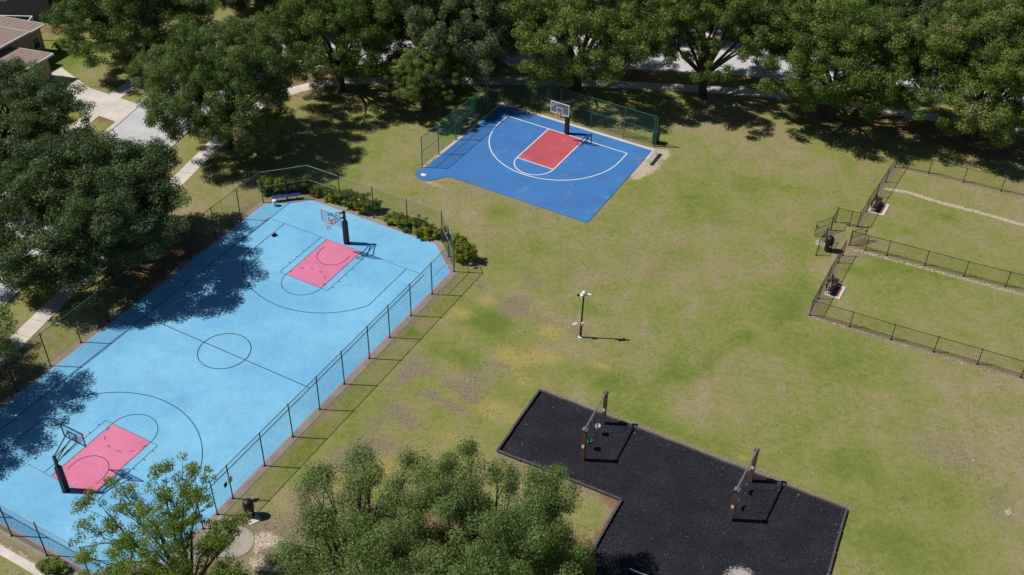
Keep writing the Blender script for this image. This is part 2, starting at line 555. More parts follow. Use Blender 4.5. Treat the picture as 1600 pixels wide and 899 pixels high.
def ground():
    fx = np.arange(-62, 62.01, 0.25)
    fy = np.arange(30, 122.01, 0.25)
    xs = np.concatenate([[-900, -400, -200, -120, -80], fx, [80, 120, 200, 400, 900]])
    ys = np.concatenate([[-500, -200, -60, 0, 18], fy, [140, 180, 260, 450, 900]])
    X, Y = np.meshgrid(xs, ys)
    nx, ny = len(xs), len(ys)
    co = np.stack([X, Y, 0 * X], -1).reshape(-1, 3)
    soil = np.zeros(X.shape); sand = np.zeros(X.shape); yel = np.zeros(X.shape); grn = np.zeros(X.shape); lit = np.zeros(X.shape)

    def blob(A, px, py, rx, ry=None, amt=1.0, ang=0.0):
        """soft patch centred where the photo shows px, py; radii in metres"""
        ry = ry or rx
        c = G(px, py)
        dx, dy = X - c.x, Y - c.y
        ca, sa = math.cos(ang), math.sin(ang)
        u, v = dx * ca + dy * sa, -dx * sa + dy * ca
        A += amt * np.exp(-((u / rx) ** 2 + (v / ry) ** 2))

    def line(A, pts, w, amt=1.0):
        P = [np.array(p[:2], float) for p in pts]
        D = np.full(X.shape, 1e9)
        for a, b in zip(P[:-1], P[1:]):
            d = b - a
            t = np.clip(((X - a[0]) * d[0] + (Y - a[1]) * d[1]) / (d @ d), 0, 1)
            D = np.minimum(D, np.hypot(X - a[0] - t * d[0], Y - a[1] - t * d[1]))
        A += amt * np.clip(1.25 - D / w, 0, 1)

    def gl(*pp):
        return [G(*p) for p in pp]
    # bare grey soil
    for b in [(632, 588, 0.8, 0.9, .95), (672, 614, .45, .5, .9), (735, 608, 1.3, .7, .75), (800, 485, 1.4, 1.0, .8), (815, 468, 1.2, .9, .6), (715, 640, 1.0, .5, .7), (760, 578, 1.3, .5, .55),
              (600, 695, 1.6, 1.0, .75), (560, 705, 1.2, 1.0, .7), (640, 660, 1.2, .8, .6), (650, 555, 1.0, .7, .55), (470, 775, 1.1, 1.3, .75), (440, 835, 1.3, 1.3, .95), (420, 885, 1.3, 1.5, 1.0), (500, 740, 1.0, 1.0, .6), (385, 815, 1.5, 1.2, .9), (330, 865, 2.0, 2.0, .9),
              (655, 575, 1.4, .5, .8), (705, 600, .9, .4, .8), (745, 590, 1.6, .45, .8), (780, 570, 1.2, .4, .7), (690, 625, 1.2, .4, .7), (735, 625, .9, .35, .8), (620, 640, 1.2, .9, .7), (580, 660, .9, .8, .6), (545, 720, 1.4, .8, .7), (830, 440, 1.2, .8, .6), (750, 440, 1.0, .6, .6), (850, 500, .8, .5, .5), (610, 610, .8, .5, .6),
              (1060, 410, 2.0, 1.5, .35), (985, 395, 2.0, 1.2, .35), (905, 425, 1.8, 1.2, .4), (830, 330, 2.0, .9, .45), (740, 300, 2.4, 1.2, .4), (1020, 430, 1.2, .8, .5), (880, 395, 1.4, .9, .4), (1130, 355, 2.2, 1.4, .3),
              (1500, 720, 2.5, 2.5, .38), (1560, 800, 1.5, 2.0, .45), (1450, 690, 2.2, 1.8, .3), (1150, 580, 3.0, 1.4, .32), (1010, 520, 1.5, .8, .4), (905, 518, .9, .8, .75), (870, 640, 1.2, .6, .45),
              (1180, 735, 1.3, .35, .8), (960, 215, 2.2, .8, .65), (1300, 372, 1.2, 1.0, .8), (1355, 375, 1.4, .7, .8), (1340, 395, 1.6, .5, .6), (1325, 405, .7, .6, .7)]:
        blob(soil, b[0], b[1], b[2], b[3], b[4], ang=-.45)
    # pale sand
    for b in [(1012, 258, 1.3, 1.6, .85), (1035, 240, 1.0, 1.0, .75), (995, 275, .8, 1.2, .6), (678, 288, 1.6, .5, .55), (405, 845, .7, .7, .8), (430, 845, .8, .6, .6), (1282, 380, .6, .6, .8), (1575, 800, .25, .4, .8), (1520, 720, .2, .3, .6), (888, 512, .5, .4, .5),
              (618, 310, .4, .3, .0), (732, 413, .7, .6, .7), (398, 880, .9, .8, .6)]:
        blob(sand, b[0], b[1], b[2], b[3], b[4], ang=-.5)
    # yellowed grass
    for b in [(800, 560, 2.0, 1.6, .7), (770, 640, 3.0, 1.5, .65), (860, 520, 1.8, 1.2, .65), (940, 572, 1.2, .5, .7), (720, 490, 1.5, .8, .7), (690, 500, 1.0, .6, .5), (760, 470, 1.4, 1.0, .6), (600, 730, 2.5, 1.6, .6), (540, 750, 2.0, 1.5, .6), (700, 680, 3.0, 1.2, .5), (860, 560, 1.5, 1.0, .6), (820, 600, 1.2, .9, .5), (850, 475, 1.2, .8, .5),
              (440, 790, 1.4, 1.4, .5), (1160, 715, 1.2, .4, .6), (960, 640, 1.8, .8, .3), (770, 430, 2.0, .9, .45), (830, 345, 1.0, .4, .35)]:
        blob(yel, b[0], b[1], b[2], b[3], b[4], ang=-.45)
    # greener turf
    for b in [(765, 505, 1.9, 1.5, 1.5), (720, 560, 1.7, .9, .7), (640, 520, .8, .6, .9), (560, 665, 1.2, 2.4, .7), (480, 700, 1.0, 2.0, .6), (960, 600, 2.4, 1.4, .9), (1050, 580, 1.0, 2.5, .8), (1000, 655, 2.6, 1.0, .8), (1100, 690, 3.0, 1.0, .7), (1230, 480, 1.5, 4.0, .8), (1300, 560, 2.6, 2.0, .55), (1250, 380, 1.6, 2.4, .55), (1480, 760, 3.0, 2.0, .45), (1400, 850, 3.0, 2.0, .6), (1330, 730, 2.0, 1.5, .6), (1180, 290, 3.0, 2.2, .5), (1100, 320, 3.0, 1.6, .4), (1420, 420, 3.5, 1.0, .6), (1350, 425, 1.8, 1.0, .7), (1480, 340, .8, .6, .9), (1415, 363, .5, .4, .8), (920, 480, 1.3, .9, .5), (1060, 400, 2.0, 1.2, .3), (900, 330, 2.0, .4, .5), (560, 240, 2.5, 1.5, .2), (850, 390, 1.6, 1.0, .4), (780, 330, 1.5, 1.0, .4), (105, 90, 2.5, 4.0, .8)]:
        blob(grn, b[0], b[1], b[2], b[3], b[4], ang=-.45)
    # worn lines: trodden dog run, bare strips along the fences, drain swale
    line(sand, gl((1384, 295), (1420, 301), (1470, 317), (1530, 332), (1600, 352)), .33, .8)
    line(soil, gl((1400, 262), (1340, 356)), .42, .85)
    line(soil, gl((1310, 411), (1266, 493)), .42, .9)
    line(soil, gl((1262, 492), (1327, 512), (1460, 553), (1600, 593)), .36, .95)
    line(sand, gl((1262, 494), (1330, 514), (1460, 555), (1600, 595)), .28, .5)
    line(soil, gl((1326, 386), (1385, 401), (1600, 458)), .36, .8)
    line(sand, gl((1330, 389), (1400, 408), (1600, 461)), .30, .6)
    line(soil, gl((1400, 262), (1480, 280), (1600, 311)), .30, .8)
    line(sand, gl((1400, 264), (1480, 282), (1600, 313)), .26, .45)
    line(soil, gl((788, 171), (1020, 232)), .55, .7)
    line(sand, gl((786, 167), (1020, 234)), .30, .7)
    line(sand, gl((660, 262), (778, 166)), .28, .6)
    line(soil, gl((775, 712), (968, 790)), .30, .9)
    line(soil, gl((970, 790), (906, 893)), .55, 1.0)
    line(soil, gl((845, 605), (1328, 793)), .28, .75)
    line(grn, gl((1075, 590), (1130, 545), (1170, 520)), .8, .6)
    line(soil, gl((500, 745), (450, 850)), .8, .45)
    for f in ((-9.75, -1, 30), (9.75, -1, 24)):
        line(soil, [LC(f[0], f[1]), LC(f[0], f[2])], .3, .6)
    line(soil, [LC(-9.2, -5.3), LC(6.4, -5.3)], .7, .7)
    line(soil, [LC(-10, 0), LC(-7, -5)], .7, .7)
    line(sand, [LC(-6.3, -4.6), LC(6.4, -4.6)], .4, .55)
    line(soil, [LC(-4, 33.6), LC(9, 33.6)], .5, .7)
    line(sand, [LC(-4, 33.7), LC(9, 33.7)], .3, .6)
    # litter under the tree rows
    for b in [(530, 110, 3.5, 3, .9), (440, 140, 4, 3, .7), (640, 130, 4, 3, .7), (1000, 120, 3, 2, .8), (880, 150, 3.5, 2.2, .5), (1300, 175, 3.5, 3, .9), (1420, 195, 4, 3, .9), (1530, 225, 4, 3, .8), (1590, 220, 4, 3, .7), (1180, 125, 4, 2, .6), (250, 400, 3, 4, .7), (210, 430, 3, 3, .6), (290, 370, 2, 3, .5), (165, 185, 1.2, 1.0, .9), (165, 135, 1.5, .7, .9), (100, 45, 3, 2, .9), (0, 560, 4, 5, .7), (700, 860, 6, 4, .9), (850, 880, 4, 3, .9), (300, 890, 3, 3, .6), (120, 80, 3, 1, .3), (960, 780, .8, .6, .9)]:
        blob(lit, *b)
    line(lit, gl((955, 775), (972, 792), (935, 850), (905, 897)), .45, .9)
    faces = (np.arange(ny - 1)[:, None] * nx + np.arange(nx - 1)[None, :]).reshape(-1)
    quads = np.stack([faces, faces + 1, faces + nx + 1, faces + nx], -1)
    me = raw_mesh('ground', co, quads, M['grass'])
    ca = me.color_attributes.new('wear', 'FLOAT_COLOR', 'POINT')
    ca.data.foreach_set('color', np.clip(np.stack([soil, sand, yel, grn], -1), 0, 1.5).astype(np.float32).ravel())
    la = me.attributes.new('litter', 'FLOAT', 'POINT')
    la.data.foreach_set('value', np.clip(lit, 0, 1.2).astype(np.float32).ravel())
    return tag(new_obj('ground', me), kind='structure')


def raw_mesh(name, co, faces, mat, smooth=False):
    """fast mesh from numpy arrays, all faces with the same number of corners"""
    me = bpy.data.meshes.new(name)
    nf, k = faces.shape
    me.vertices.add(len(co))
    me.vertices.foreach_set('co', co.astype(np.float32).ravel())
    me.loops.add(nf * k)
    me.loops.foreach_set('vertex_index', faces.astype(np.int32).ravel())
    me.polygons.add(nf)
    me.polygons.foreach_set('loop_start', np.arange(0, nf * k, k, dtype=np.int32))
    me.polygons.foreach_set('loop_total', np.full(nf, k, dtype=np.int32))
    if smooth:
        me.polygons.foreach_set('use_smooth', np.ones(nf, dtype=bool))
    me.materials.append(mat)
    me.update(calc_edges=True)
    return me


ground()


# ------------------------------------------------------------------ road, pavements, kerbs, driveways
def smooth_line(pts, n=8):
    P = [Vector((p[0], p[1], 0)) for p in pts]
    out = []
    for i in range(len(P) - 1):
        p0, p1, p2, p3 = P[max(i - 1, 0)], P[i], P[i + 1], P[min(i + 2, len(P) - 1)]
        for k in range(n):
            t = k / n
            out.append(0.5 * ((2 * p1) + (p2 - p0) * t + (2 * p0 - 5 * p1 + 4 * p2 - p3) * t * t + (3 * p1 - p0 - 3 * p2 + p3) * t ** 3))
    out.append(P[-1])
    return out


def offset(line, d):
    out = []
    for i, p in enumerate(line):
        a, b = line[max(i - 1, 0)], line[min(i + 1, len(line) - 1)]
        t = (b - a).normalized()
        out.append(p + Vector((-t.y, t.x, 0)) * d)
    return out


def ribbon(name, line, d0, d1, z0, z1, mat, off_end=None):
    a, b = offset(line, d0), offset(line, d1)
    m = MB()
    n = len(line)
    pts = [(p.x, p.y, z1) for p in a] + [(p.x, p.y, z1) for p in b] + [(p.x, p.y, z0) for p in a] + [(p.x, p.y, z0) for p in b]
    fs = []
    for i in range(n - 1):
        fs.append((i, i + 1, n + i + 1, n + i))
        fs.append((i, 2 * n + i, 2 * n + i + 1, i + 1))
        fs.append((n + i, n + i + 1, 3 * n + i + 1, 3 * n + i))
    m.add(pts, fs)
    o = m.build(name, mat)
    me = o.data
    me.calc_normals_split if False else None
    return tag(o, kind='structure')


road_c = smooth_line([(-60, 10), (-50, 35), (-44.8, 50), (-39.9, 65), (-33.6, 86), (-31.0, 93.5), (-26.5, 99.5), (-19.5, 103.2), (-8, 104.2), (10, 104.2), (26, 102.8), (38, 99.8), (50, 96.2), (70, 89), (110, 70)])
ribbon('road', road_c, -3.1, 3.1, -0.05, 0.006, M['road'])
ribbon('kerb', road_c, 3.1, 3.55, -0.05, 0.055, M['kerb'])
ribbon('kerb', road_c, -3.55, -3.1, -0.05, 0.055, M['kerb'])


def sidewalk(d0, d1, seed):
    """a bed with one cast panel after another, joints between them"""
    bed = ribbon('sidewalk', road_c, d0 + .02, d1 - .02, -0.05, 0.010, M['grey_concrete'])
    r = random.Random(seed)
    a, b = offset(road_c, d0), offset(road_c, d1)
    pa, pb = [], []
    for i in range(len(a) - 1):                      # resample finely
        for k in range(10):
            pa.append(a[i].lerp(a[i + 1], k / 10)); pb.append(b[i].lerp(b[i + 1], k / 10))
    i, n = 0, len(pa)
    while i < n - 2:
        j = i + 1
        while j < n - 1 and ((pa[j] + pb[j]) / 2 - (pa[i] + pb[i]) / 2).length < 1.5:
            j += 1
        c = (pa[i] + pb[j]) / 2
        if 50 < c.y < 116 and -46 < c.x < 56:
            e = .012
            q = [pa[i].lerp(pa[j], e), pa[j].lerp(pa[i], e), pb[j].lerp(pb[i], e), pb[i].lerp(pb[j], e)]
            m = MB()
            m.prism([(p.x - c.x, p.y - c.y) for p in q], 0, 0.018)
            o = m.build('paving_panel', M['concrete'], bed)
            o.location = (c.x, c.y, .011 + r.uniform(-.003, .004))
        i = j
    return bed


sidewalk(-7.55, -6.2, 1)
sidewalk(5.6, 7.0, 2)


def slab(name, pts, z0, z1, mat):
    m = MB()
    m.prism([(p[0], p[1]) for p in pts], z0, z1)
    return tag(m.build(name, mat), kind='structure')


slab('driveway', [G(218, 164), G(182, 191), G(128, 172), G(92, 150), G(60, 128), G(96, 106), G(140, 138)], -0.05, 0.035, M['concrete'])
slab('driveway', [G(800, 42), G(835, 46), G(862, -30), G(815, -30)], -0.05, 0.012, M['concrete'])
slab('driveway', [G(1440, 80), G(1480, 85), G(1500, 20), G(1465, 20)], -0.05, 0.012, M['concrete'])
slab('driveway', [G(1090, 60), G(1150, 62), G(1165, 10), G(1120, 10)], -0.05, 0.012, M['concrete'])

# ------------------------------------------------------------------ light blue tiled court
oct_u, v0, v1 = 9.0, -3.78, 32.60


def lc_oct(g=0.0):
    c = 0.42 * g
    return [(-9.0 - g, -1.38 - c), (-5.98 - c, -3.78 - g), (6.15 + c, -3.78 - g), (9.0 + g, -1.38 - c), (9.0 + g, 29.9 + c), (6.15 + c, 32.6 + g), (-5.98 - c, 32.6 + g), (-9.0 - g, 29.9 + c)]


def poly(frame, pts, z=0.0):
    return [frame(u, v, z) for u, v in pts]


slab('court_base', poly(LC, lc_oct(0.55)), -0.05, 0.022, M['grey_concrete'])
lc_court = slab('tile_court', poly(LC, lc_oct(0.0)), 0.0, 0.040, M['tile_blue'])
m = MB()
o_in, o_out = poly(LC, lc_oct(0.002)), poly(LC, lc_oct(0.075))
n = 8
m.add([(p.x, p.y, 0.041) for p in o_in] + [(p.x, p.y, 0.023) for p in o_out], [(n + i, n + (i + 1) % n, (i + 1) % n, i) for i in range(n)])
m.build('edge_ramp', M['edge_pink'], lc_court)


def arc(cu, cv, r, a0, a1, n=48):
    return [(cu + r * math.cos(R_(a0 + (a1 - a0) * i / n)), cv + r * math.sin(R_(a0 + (a1 - a0) * i / n))) for i in range(n + 1)]


ZT = 0.040
for end in (0, 1):
    def E_(u, v):
        return LC(u, v if end == 0 else 28.55 - v)
    m = MB()
    q = [E_(-1.65, 0.0), E_(1.65, 0.0), E_(1.65, 5.22), E_(-1.65, 5.22)]
    if end == 0:
        q = q[::-1]
    m.add([(p.x, p.y, ZT + .004) for p in q], [(0, 1, 2, 3)])
    m.build('key_paint', M['tile_pink'], lc_court)
for end in (0, 1):
    def E_(u, v):
        return LC(u, v if end == 0 else 28.55 - v)

    def ln(pts, w=0.055, name='court_line', z=ZT + .008):
        m = MB()
        m.strip([E_(*p) for p in pts], w, z)
        m.build(name, M['line_black'], lc_court)
    a3 = math.degrees(math.asin(3.53 / 6.85))
    ln([(-5.87, 0), (-5.87, 5.13)] + arc(0, 1.6, 6.85, 180 - a3, a3)[1:-1] + [(5.87, 5.13), (5.87, 0)])      # three point line
    ln([(-2.24, 0), (-2.24, 5.22), (2.24, 5.22), (2.24, 0)], .05)                                                # outer lane
    ln([(-1.65, 0), (-1.65, 5.22)], .045)
    ln([(1.65, 0), (1.65, 5.22)], .045)
    ln(arc(0, 5.22, 1.65, 0, 180), .045, z=ZT + .012)                                                            # free throw circle
    for k in range(6):
        ln(arc(0, 5.22, 1.65, 192 + k * 29, 192 + k * 29 + 12, 4), .045, z=ZT + .012)
    ln([(1.22, 0.95)] + arc(0, 1.5, 1.22, 0, 180) + [(-1.22, 0.95)], .045, z=ZT + .012)                          # restricted arc
    for s in (-1, 1):
        for vv in (2.1, 3.0, 3.9, 4.7):
            ln([(s * 2.24, vv), (s * 2.45, vv)], .05, z=ZT + .012)
m = MB()
m.strip([LC(u, v) for u, v in [(-7.45, 0), (7.45, 0), (7.45, 28.55), (-7.45, 28.55)]], .055, ZT + .016, closed=True)
m.build('boundary_line', M['line_black'], lc_court)
m = MB()
m.strip([LC(-7.42, 14.275), LC(7.42, 14.275)], .055, ZT + .012)
m.build('half_court_line', M['line_black'], lc_court)
m = MB()
m.strip([LC(u, v) for u, v in arc(0, 14.275, 1.84, 0, 360, 64)[:-1]], .05, ZT + .020, closed=True)
m.build('centre_circle', M['line_black'], lc_court)

# ------------------------------------------------------------------ dark blue half court
dc_pts = [(-7.75, -1.55), (7.85, -1.62), (8.02, 11.3), (-5.0, 11.48), (-5.55, 11.75), (-5.95, 12.35), (-6.35, 12.9), (-6.95, 13.15), (-7.55, 13.05), (-8.05, 12.6), (-8.2, 12.0), (-8.0, 11.55), (-7.8, 11.2)]
dark_court = slab('painted_court', poly(DC, dc_pts), -0.05, 0.045, M['paint_blue'])
slab('court_apron', poly(DC, [(-8.0, -1.95), (7.9, -2.0), (8.15, -1.0), (8.1, -0.2), (-7.95, 9.5), (-8.05, 8.0)]), -0.05, 0.015, M['kerb'])
ZD = 0.045
m = MB()
q = [DC(-1.83, 5.79), DC(1.83, 5.79), DC(1.83, 0), DC(-1.83, 0)]
m.add([(p.x, p.y, ZD + .004) for p in q], [(0, 1, 2, 3)])
m.build('key_paint', M['paint_red'], dark_court)


def wl(pts, z=ZD + .008, w=.085):
    m = MB()
    m.strip([DC(*p) for p in pts], w, z)
    m.build('court_line', M['line_white'], dark_court)


wl([(-6.18, 0), (6.18, 0)])
wl([(-6.18, 0.04), (-6.18, 1.55)] + arc(0, 1.65, 6.18, 180, 0)[1:-1] + [(6.18, 1.55), (6.18, 0.04)], ZD + .012)
wl([(-1.83, 0.04), (-1.83, 5.75)], ZD + .012)
wl([(1.83, 0.04), (1.83, 5.75)], ZD + .012)
wl([(-1.87, 5.79), (1.87, 5.79)])
wl(arc(0, 5.79, 1.83, 0, 180), ZD + .016)
m = MB()
c = DC(-7.30, 12.45)
m.box((c.x, c.y, ZD + .012), (0.42, 0.34, 0.02), -0.4)
m.box((c.x, c.y, ZD + .026), (0.26, 0.2, 0.012), -0.4)
tag(m.build('sprinkler_box', M['line_white']), 'small white valve box set in the rounded blue corner of the half court', 'valve box')

# ------------------------------------------------------------------ rubber mulch playground
pl = [G(843, 612), G(1322, 798), G(1294, 897), G(1262, 990), G(850, 985), G(907, 895), G(971, 783), G(777, 706)]


def mulch():
    m = MB()
    m.prism([(p.x, p.y) for p in pl], -0.05, 0.02)
    o = m.build('mulch_bed', M['mulch'])
    # finer top so the spill has a shape of its own
    P = np.array([[p.x, p.y] for p in pl])
    c = G(1155, 893)
    xs = np.arange(c.x - 3, c.x + 3.01, .25); ys = np.arange(c.y - 2.5, c.y + 1.51, .25)
    X, Y = np.meshgrid(xs, ys)
    co = np.stack([X, Y, np.full(X.shape, .026)], -1).reshape(-1, 3)
    nx = len(xs); f = (np.arange(len(ys) - 1)[:, None] * nx + np.arange(nx - 1)[None, :]).reshape(-1)
    me = raw_mesh('bleached_patch', co, np.stack([f, f + 1, f + nx + 1, f + nx], -1), M['mulch'])
    d = np.exp(-(((X - c.x) / 1.1) ** 2 + ((Y - c.y + .3) / .8) ** 2)) * 1.2 - .2
    a = me.attributes.new('spill', 'FLOAT', 'POINT')
    a.data.foreach_set('value', d.astype(np.float32).ravel())
    new_obj('bleached_patch', me, o)
    # border timbers, one by one
    rnd = random.Random(3)
    for i in range(len(pl)):
        a, b = pl[i], pl[(i + 1) % len(pl)]
        L = (b - a).length
        k = max(1, round(L / 1.85))
        d = (b - a).normalized()
        ang = math.atan2(d.y, d.x)
        for j in range(k):
            c_ = a + d * (L * (j + .5) / k)
            m = MB()
            m.box((0, 0, 0), (L / k - .02, 0.14, 0.22), 0, taper=.985)
            o2 = m.build('border_timber', M['border'], o)
            o2.location = (c_.x + rnd.uniform(-.015, .015), c_.y + rnd.uniform(-.015, .015), 0.08 + rnd.uniform(-.012, .012))
            o2.rotation_euler = (rnd.uniform(-.03, .03), rnd.uniform(-.01, .01), ang + rnd.uniform(-.008, .008))
    return tag(o, kind='structure')


mulch()


# ------------------------------------------------------------------ fences
def chain_panel(a, b, h, zb, r, mat, parent, off, pitch=0.075):
    """crossed wires between two posts, real geometry"""
    a, b = Vector(a), Vector(b)
    L = (b - a).length
    d = (b - a) / L
    nrm = Vector((-d.y, d.x, 0))
    H = h - zb
    segs = []
    k = 0
    s = -H
    while s < L:
        for sg in (1, -1):
            x0, x1 = s, s + H
            z0, z1 = (zb, h) if sg > 0 else (h, zb)
            if x0 < 0:
                z0 += (z1 - z0) * (-x0) / (x1 - x0); x0 = 0
            if x1 > L:
                z1 = z0 + (z1 - z0) * (L - x0) / (x1 - x0); x1 = L
            if x1 - x0 > .02:
                segs.append((x0, z0, x1, z1, sg))
        s += pitch
    vs_, fs_ = [], []
    for x0, z0, x1, z1, sg in segs:
        p0 = a + d * x0 + Vector((0, 0, z0)); p1 = a + d * x1 + Vector((0, 0, z1))
        t = (p1 - p0).normalized()
        q = nrm.cross(t)
        n_ = len(vs_)
        o_ = nrm * (0.003 * sg)
        for p in (p0, p1):
            vs_ += [p + o_ + nrm * r, p + o_ - nrm * r * .5 + q * r * .87, p + o_ - nrm * r * .5 - q * r * .87]
        fs_ += [(n_, n_ + 1, n_ + 4, n_ + 3), (n_ + 1, n_ + 2, n_ + 5, n_ + 4), (n_ + 2, n_, n_ + 3, n_ + 5)]
    m = MB()
    m.add(vs_, fs_)
    o = m.build('chain_link', mat, parent, off)
    tag(o, kind='stuff')
    return o


def fence(name, label, runs, h, post_r, post_mat, rail_mat, wire_mat, wire_r, mid=None, rail_r=0.025, zb=0.05, rail_over=None, pitch=.075):
    """runs: list of lists of post positions; each bay gets its rail(s) and chain link"""
    base = runs[0][0]
    root = empty(name, (base.x, base.y, 0))
    tag(root, label, 'fence')
    off = (base.x, base.y, 0)
    done = set()
    for ri, run in enumerate(runs):
        for i, p in enumerate(run):
            key = (round(p.x, 2), round(p.y, 2))
            if key not in done:
                done.add(key)
                m = MB()
                m.tube((0, 0, -.1), (0, 0, h + .02), post_r, n=8)
                m.lathe([(post_r * 1.25, h + .01), (post_r * 1.2, h + .05), (post_r * .5, h + .085)], 8)
                m.lathe([(post_r * 3.0, .0), (post_r * 2.6, .035)], 10)
                o = m.build('post', post_mat, root)
                o.location = (p.x - off[0], p.y - off[1], 0)
                o.rotation_euler = (random.uniform(-.008, .008), random.uniform(-.008, .008), 0)
            if i < len(run) - 1:
                q = run[i + 1]
                rm = rail_mat
                m = MB()
                m.tube((p.x, p.y, h), (q.x, q.y, h), rail_r, n=7)
                m.build('top_rail', rm if not rail_over else rail_over(ri), root, off)
                if mid and mid(ri, i):
                    m = MB()
                    zz = mid(ri, i)
                    m.tube((p.x, p.y, zz), (q.x, q.y, zz), rail_r * .85, n=7)
                    m.build('middle_rail', rm, root, off)
                chain_panel((p.x, p.y, 0), (q.x, q.y, 0), h, zb, wire_r, wire_mat, root, off, pitch)
    return root, off


random.seed(11)
FU = 9.22
rv = [-1.57, 1.6, 4.48, 7.26, 9.8, 12.77, 15.56, 18.42, 21.28, 24.32, 25.75]
right = [LC(FU, v) for v in rv]
right2 = [LC(FU, v) for v in (27.0, 29.95)]
left = [LC(-FU - .08, v) for v in (-1.57, 1.3, 4.3, 7.3, 10.2, 13.1, 15.95, 18.6, 21.4, 24.3, 27.2, 30.0)]
back = [LC(u, -4.38) for u in (-6.6, -3.47, -.15, 3.12, 6.4)]
c_left = [LC(-FU - .08, -1.57), LC(-7.92, -2.97), LC(-6.6, -4.38)]
c_right = [LC(6.4, -4.38), LC(7.84, -3.0), LC(FU, -1.57)]
near_ = [LC(u, 32.95) for u in (-6.2, -3.1, -.14, 2.72, 6.2)]
n_left = [LC(-FU - .08, 30.0), LC(-6.2, 32.95)]
n_right = [LC(FU, 29.95), LC(6.2, 32.95)]
f1, f1off = fence('chain_link_fence', 'tall green chain link fence enclosing the light blue full court',
                  [right, right2, left, back, c_left, c_right, near_, n_left, n_right], 2.95, 0.04, M['post_green'], M['rail_pale'], M['wire_grey'], 0.0014,
                  mid=lambda ri, i: 1.55 if (ri in (4, 5) or (ri == 3 and i in (0, 3)) or (ri == 0 and i == 0)) else None,
                  rail_over=lambda ri: M['rail_pale'] if ri in (3, 4, 5, 6) else M['rail_green'], pitch=.058)
lposts = [DC(-8.05, v) for v in (11.52, 8.9, 6.05, 3.3, .6, -2.42)]
bposts = [DC(u, -2.42) for u in (-8.05, -5.1, -1.94, 1.27, 4.63, 7.62)]
f2, f2off = fence('chain_link_fence', 'tall green chain link fence around two sides of the dark blue half court', [lposts, bposts], 3.05, 0.04, M['rail_green'], M['rail_green'], M['wire_green'], 0.0022,
                  mid=lambda ri, i: 1.55, zb=.06)
m = MB()
e = DC(7.78, -2.42)
m.tube((e.x, e.y, -.1), (e.x, e.y, 2.95), .035)
m.build('post', M['rail_green'], f2, f2off)

# dog park, black and waist high
DH = 1.42
lo = [G(1309.9, 410.9), G(1294, 439), G(1279, 467), G(1265, 493)]
nr = [G(1265, 493), G(1327.5, 511), G(1392.5, 531), G(1458.8, 550), G(1527, 569.5), G(1595, 590), G(1665, 610), G(1735, 630)]
upr = [G(1339.5, 355.3), G(1354, 331), G(1369, 308), G(1384, 285), G(1399, 261.5)]
bk = [G(1399, 261.5), G(1451, 271.5), G(1505, 285), G(1564, 299), G(1624, 314), G(1690, 330)]
md = [G(1326.7, 383.4), G(1352.4, 391.3), G(1385.4, 399.5), G(1445, 415), G(1506, 432), G(1571, 448), G(1640, 466), G(1710, 484)]
ves = [G(1298.2, 359.9), G(1305.3, 347.3), G(1326.9, 353.3), G(1339.5, 355.3)]
ves2 = [G(1289.4, 378.5), G(1275.3, 399.3)]
ves3 = [G(1316.9, 399.9), G(1309.9, 410.9)]
dogf, doff = fence('dog_park_fence', 'low black chain link fence around the two dog runs on the right', [lo, nr, upr, bk, md, ves, ves2, ves3], DH, .032, M['black_metal'], M['black_metal'], M['black_metal'], 0.0022,
                   rail_r=.022, pitch=.085)


def gate(a, b, parent, off):
    a, b = Vector(a), Vector(b)
    d = (b - a).normalized()
    a, b = a + d * .08, b
    m = MB()
    for z in (.12, .72, 1.36):
        m.tube((a.x, a.y, z), (b.x, b.y, z), .02, n=6)
    for p in (a, b):
        m.tube((p.x, p.y, .10), (p.x, p.y, 1.38), .02, n=6)
    o = m.build('gate', M['black_metal'], parent, off)
    chain_panel((a.x, a.y, 0), (b.x, b.y, 0), 1.36, .12, .003, M['black_metal'], o, off, .085)
    for q in o.children:
        q.name = 'gate_mesh'
    m = MB()
    p = b - d * .12
    m.box((p.x, p.y, .95), (.12, .09, .10), math.atan2(d.y, d.x))
    m.build('latch', M['black_metal'], o, off)


gate(G(1298.2, 359.9), G(1272, 370), dogf, doff)
gate(G(1326.7, 383.4), G(1351.7, 375.6), dogf, doff)


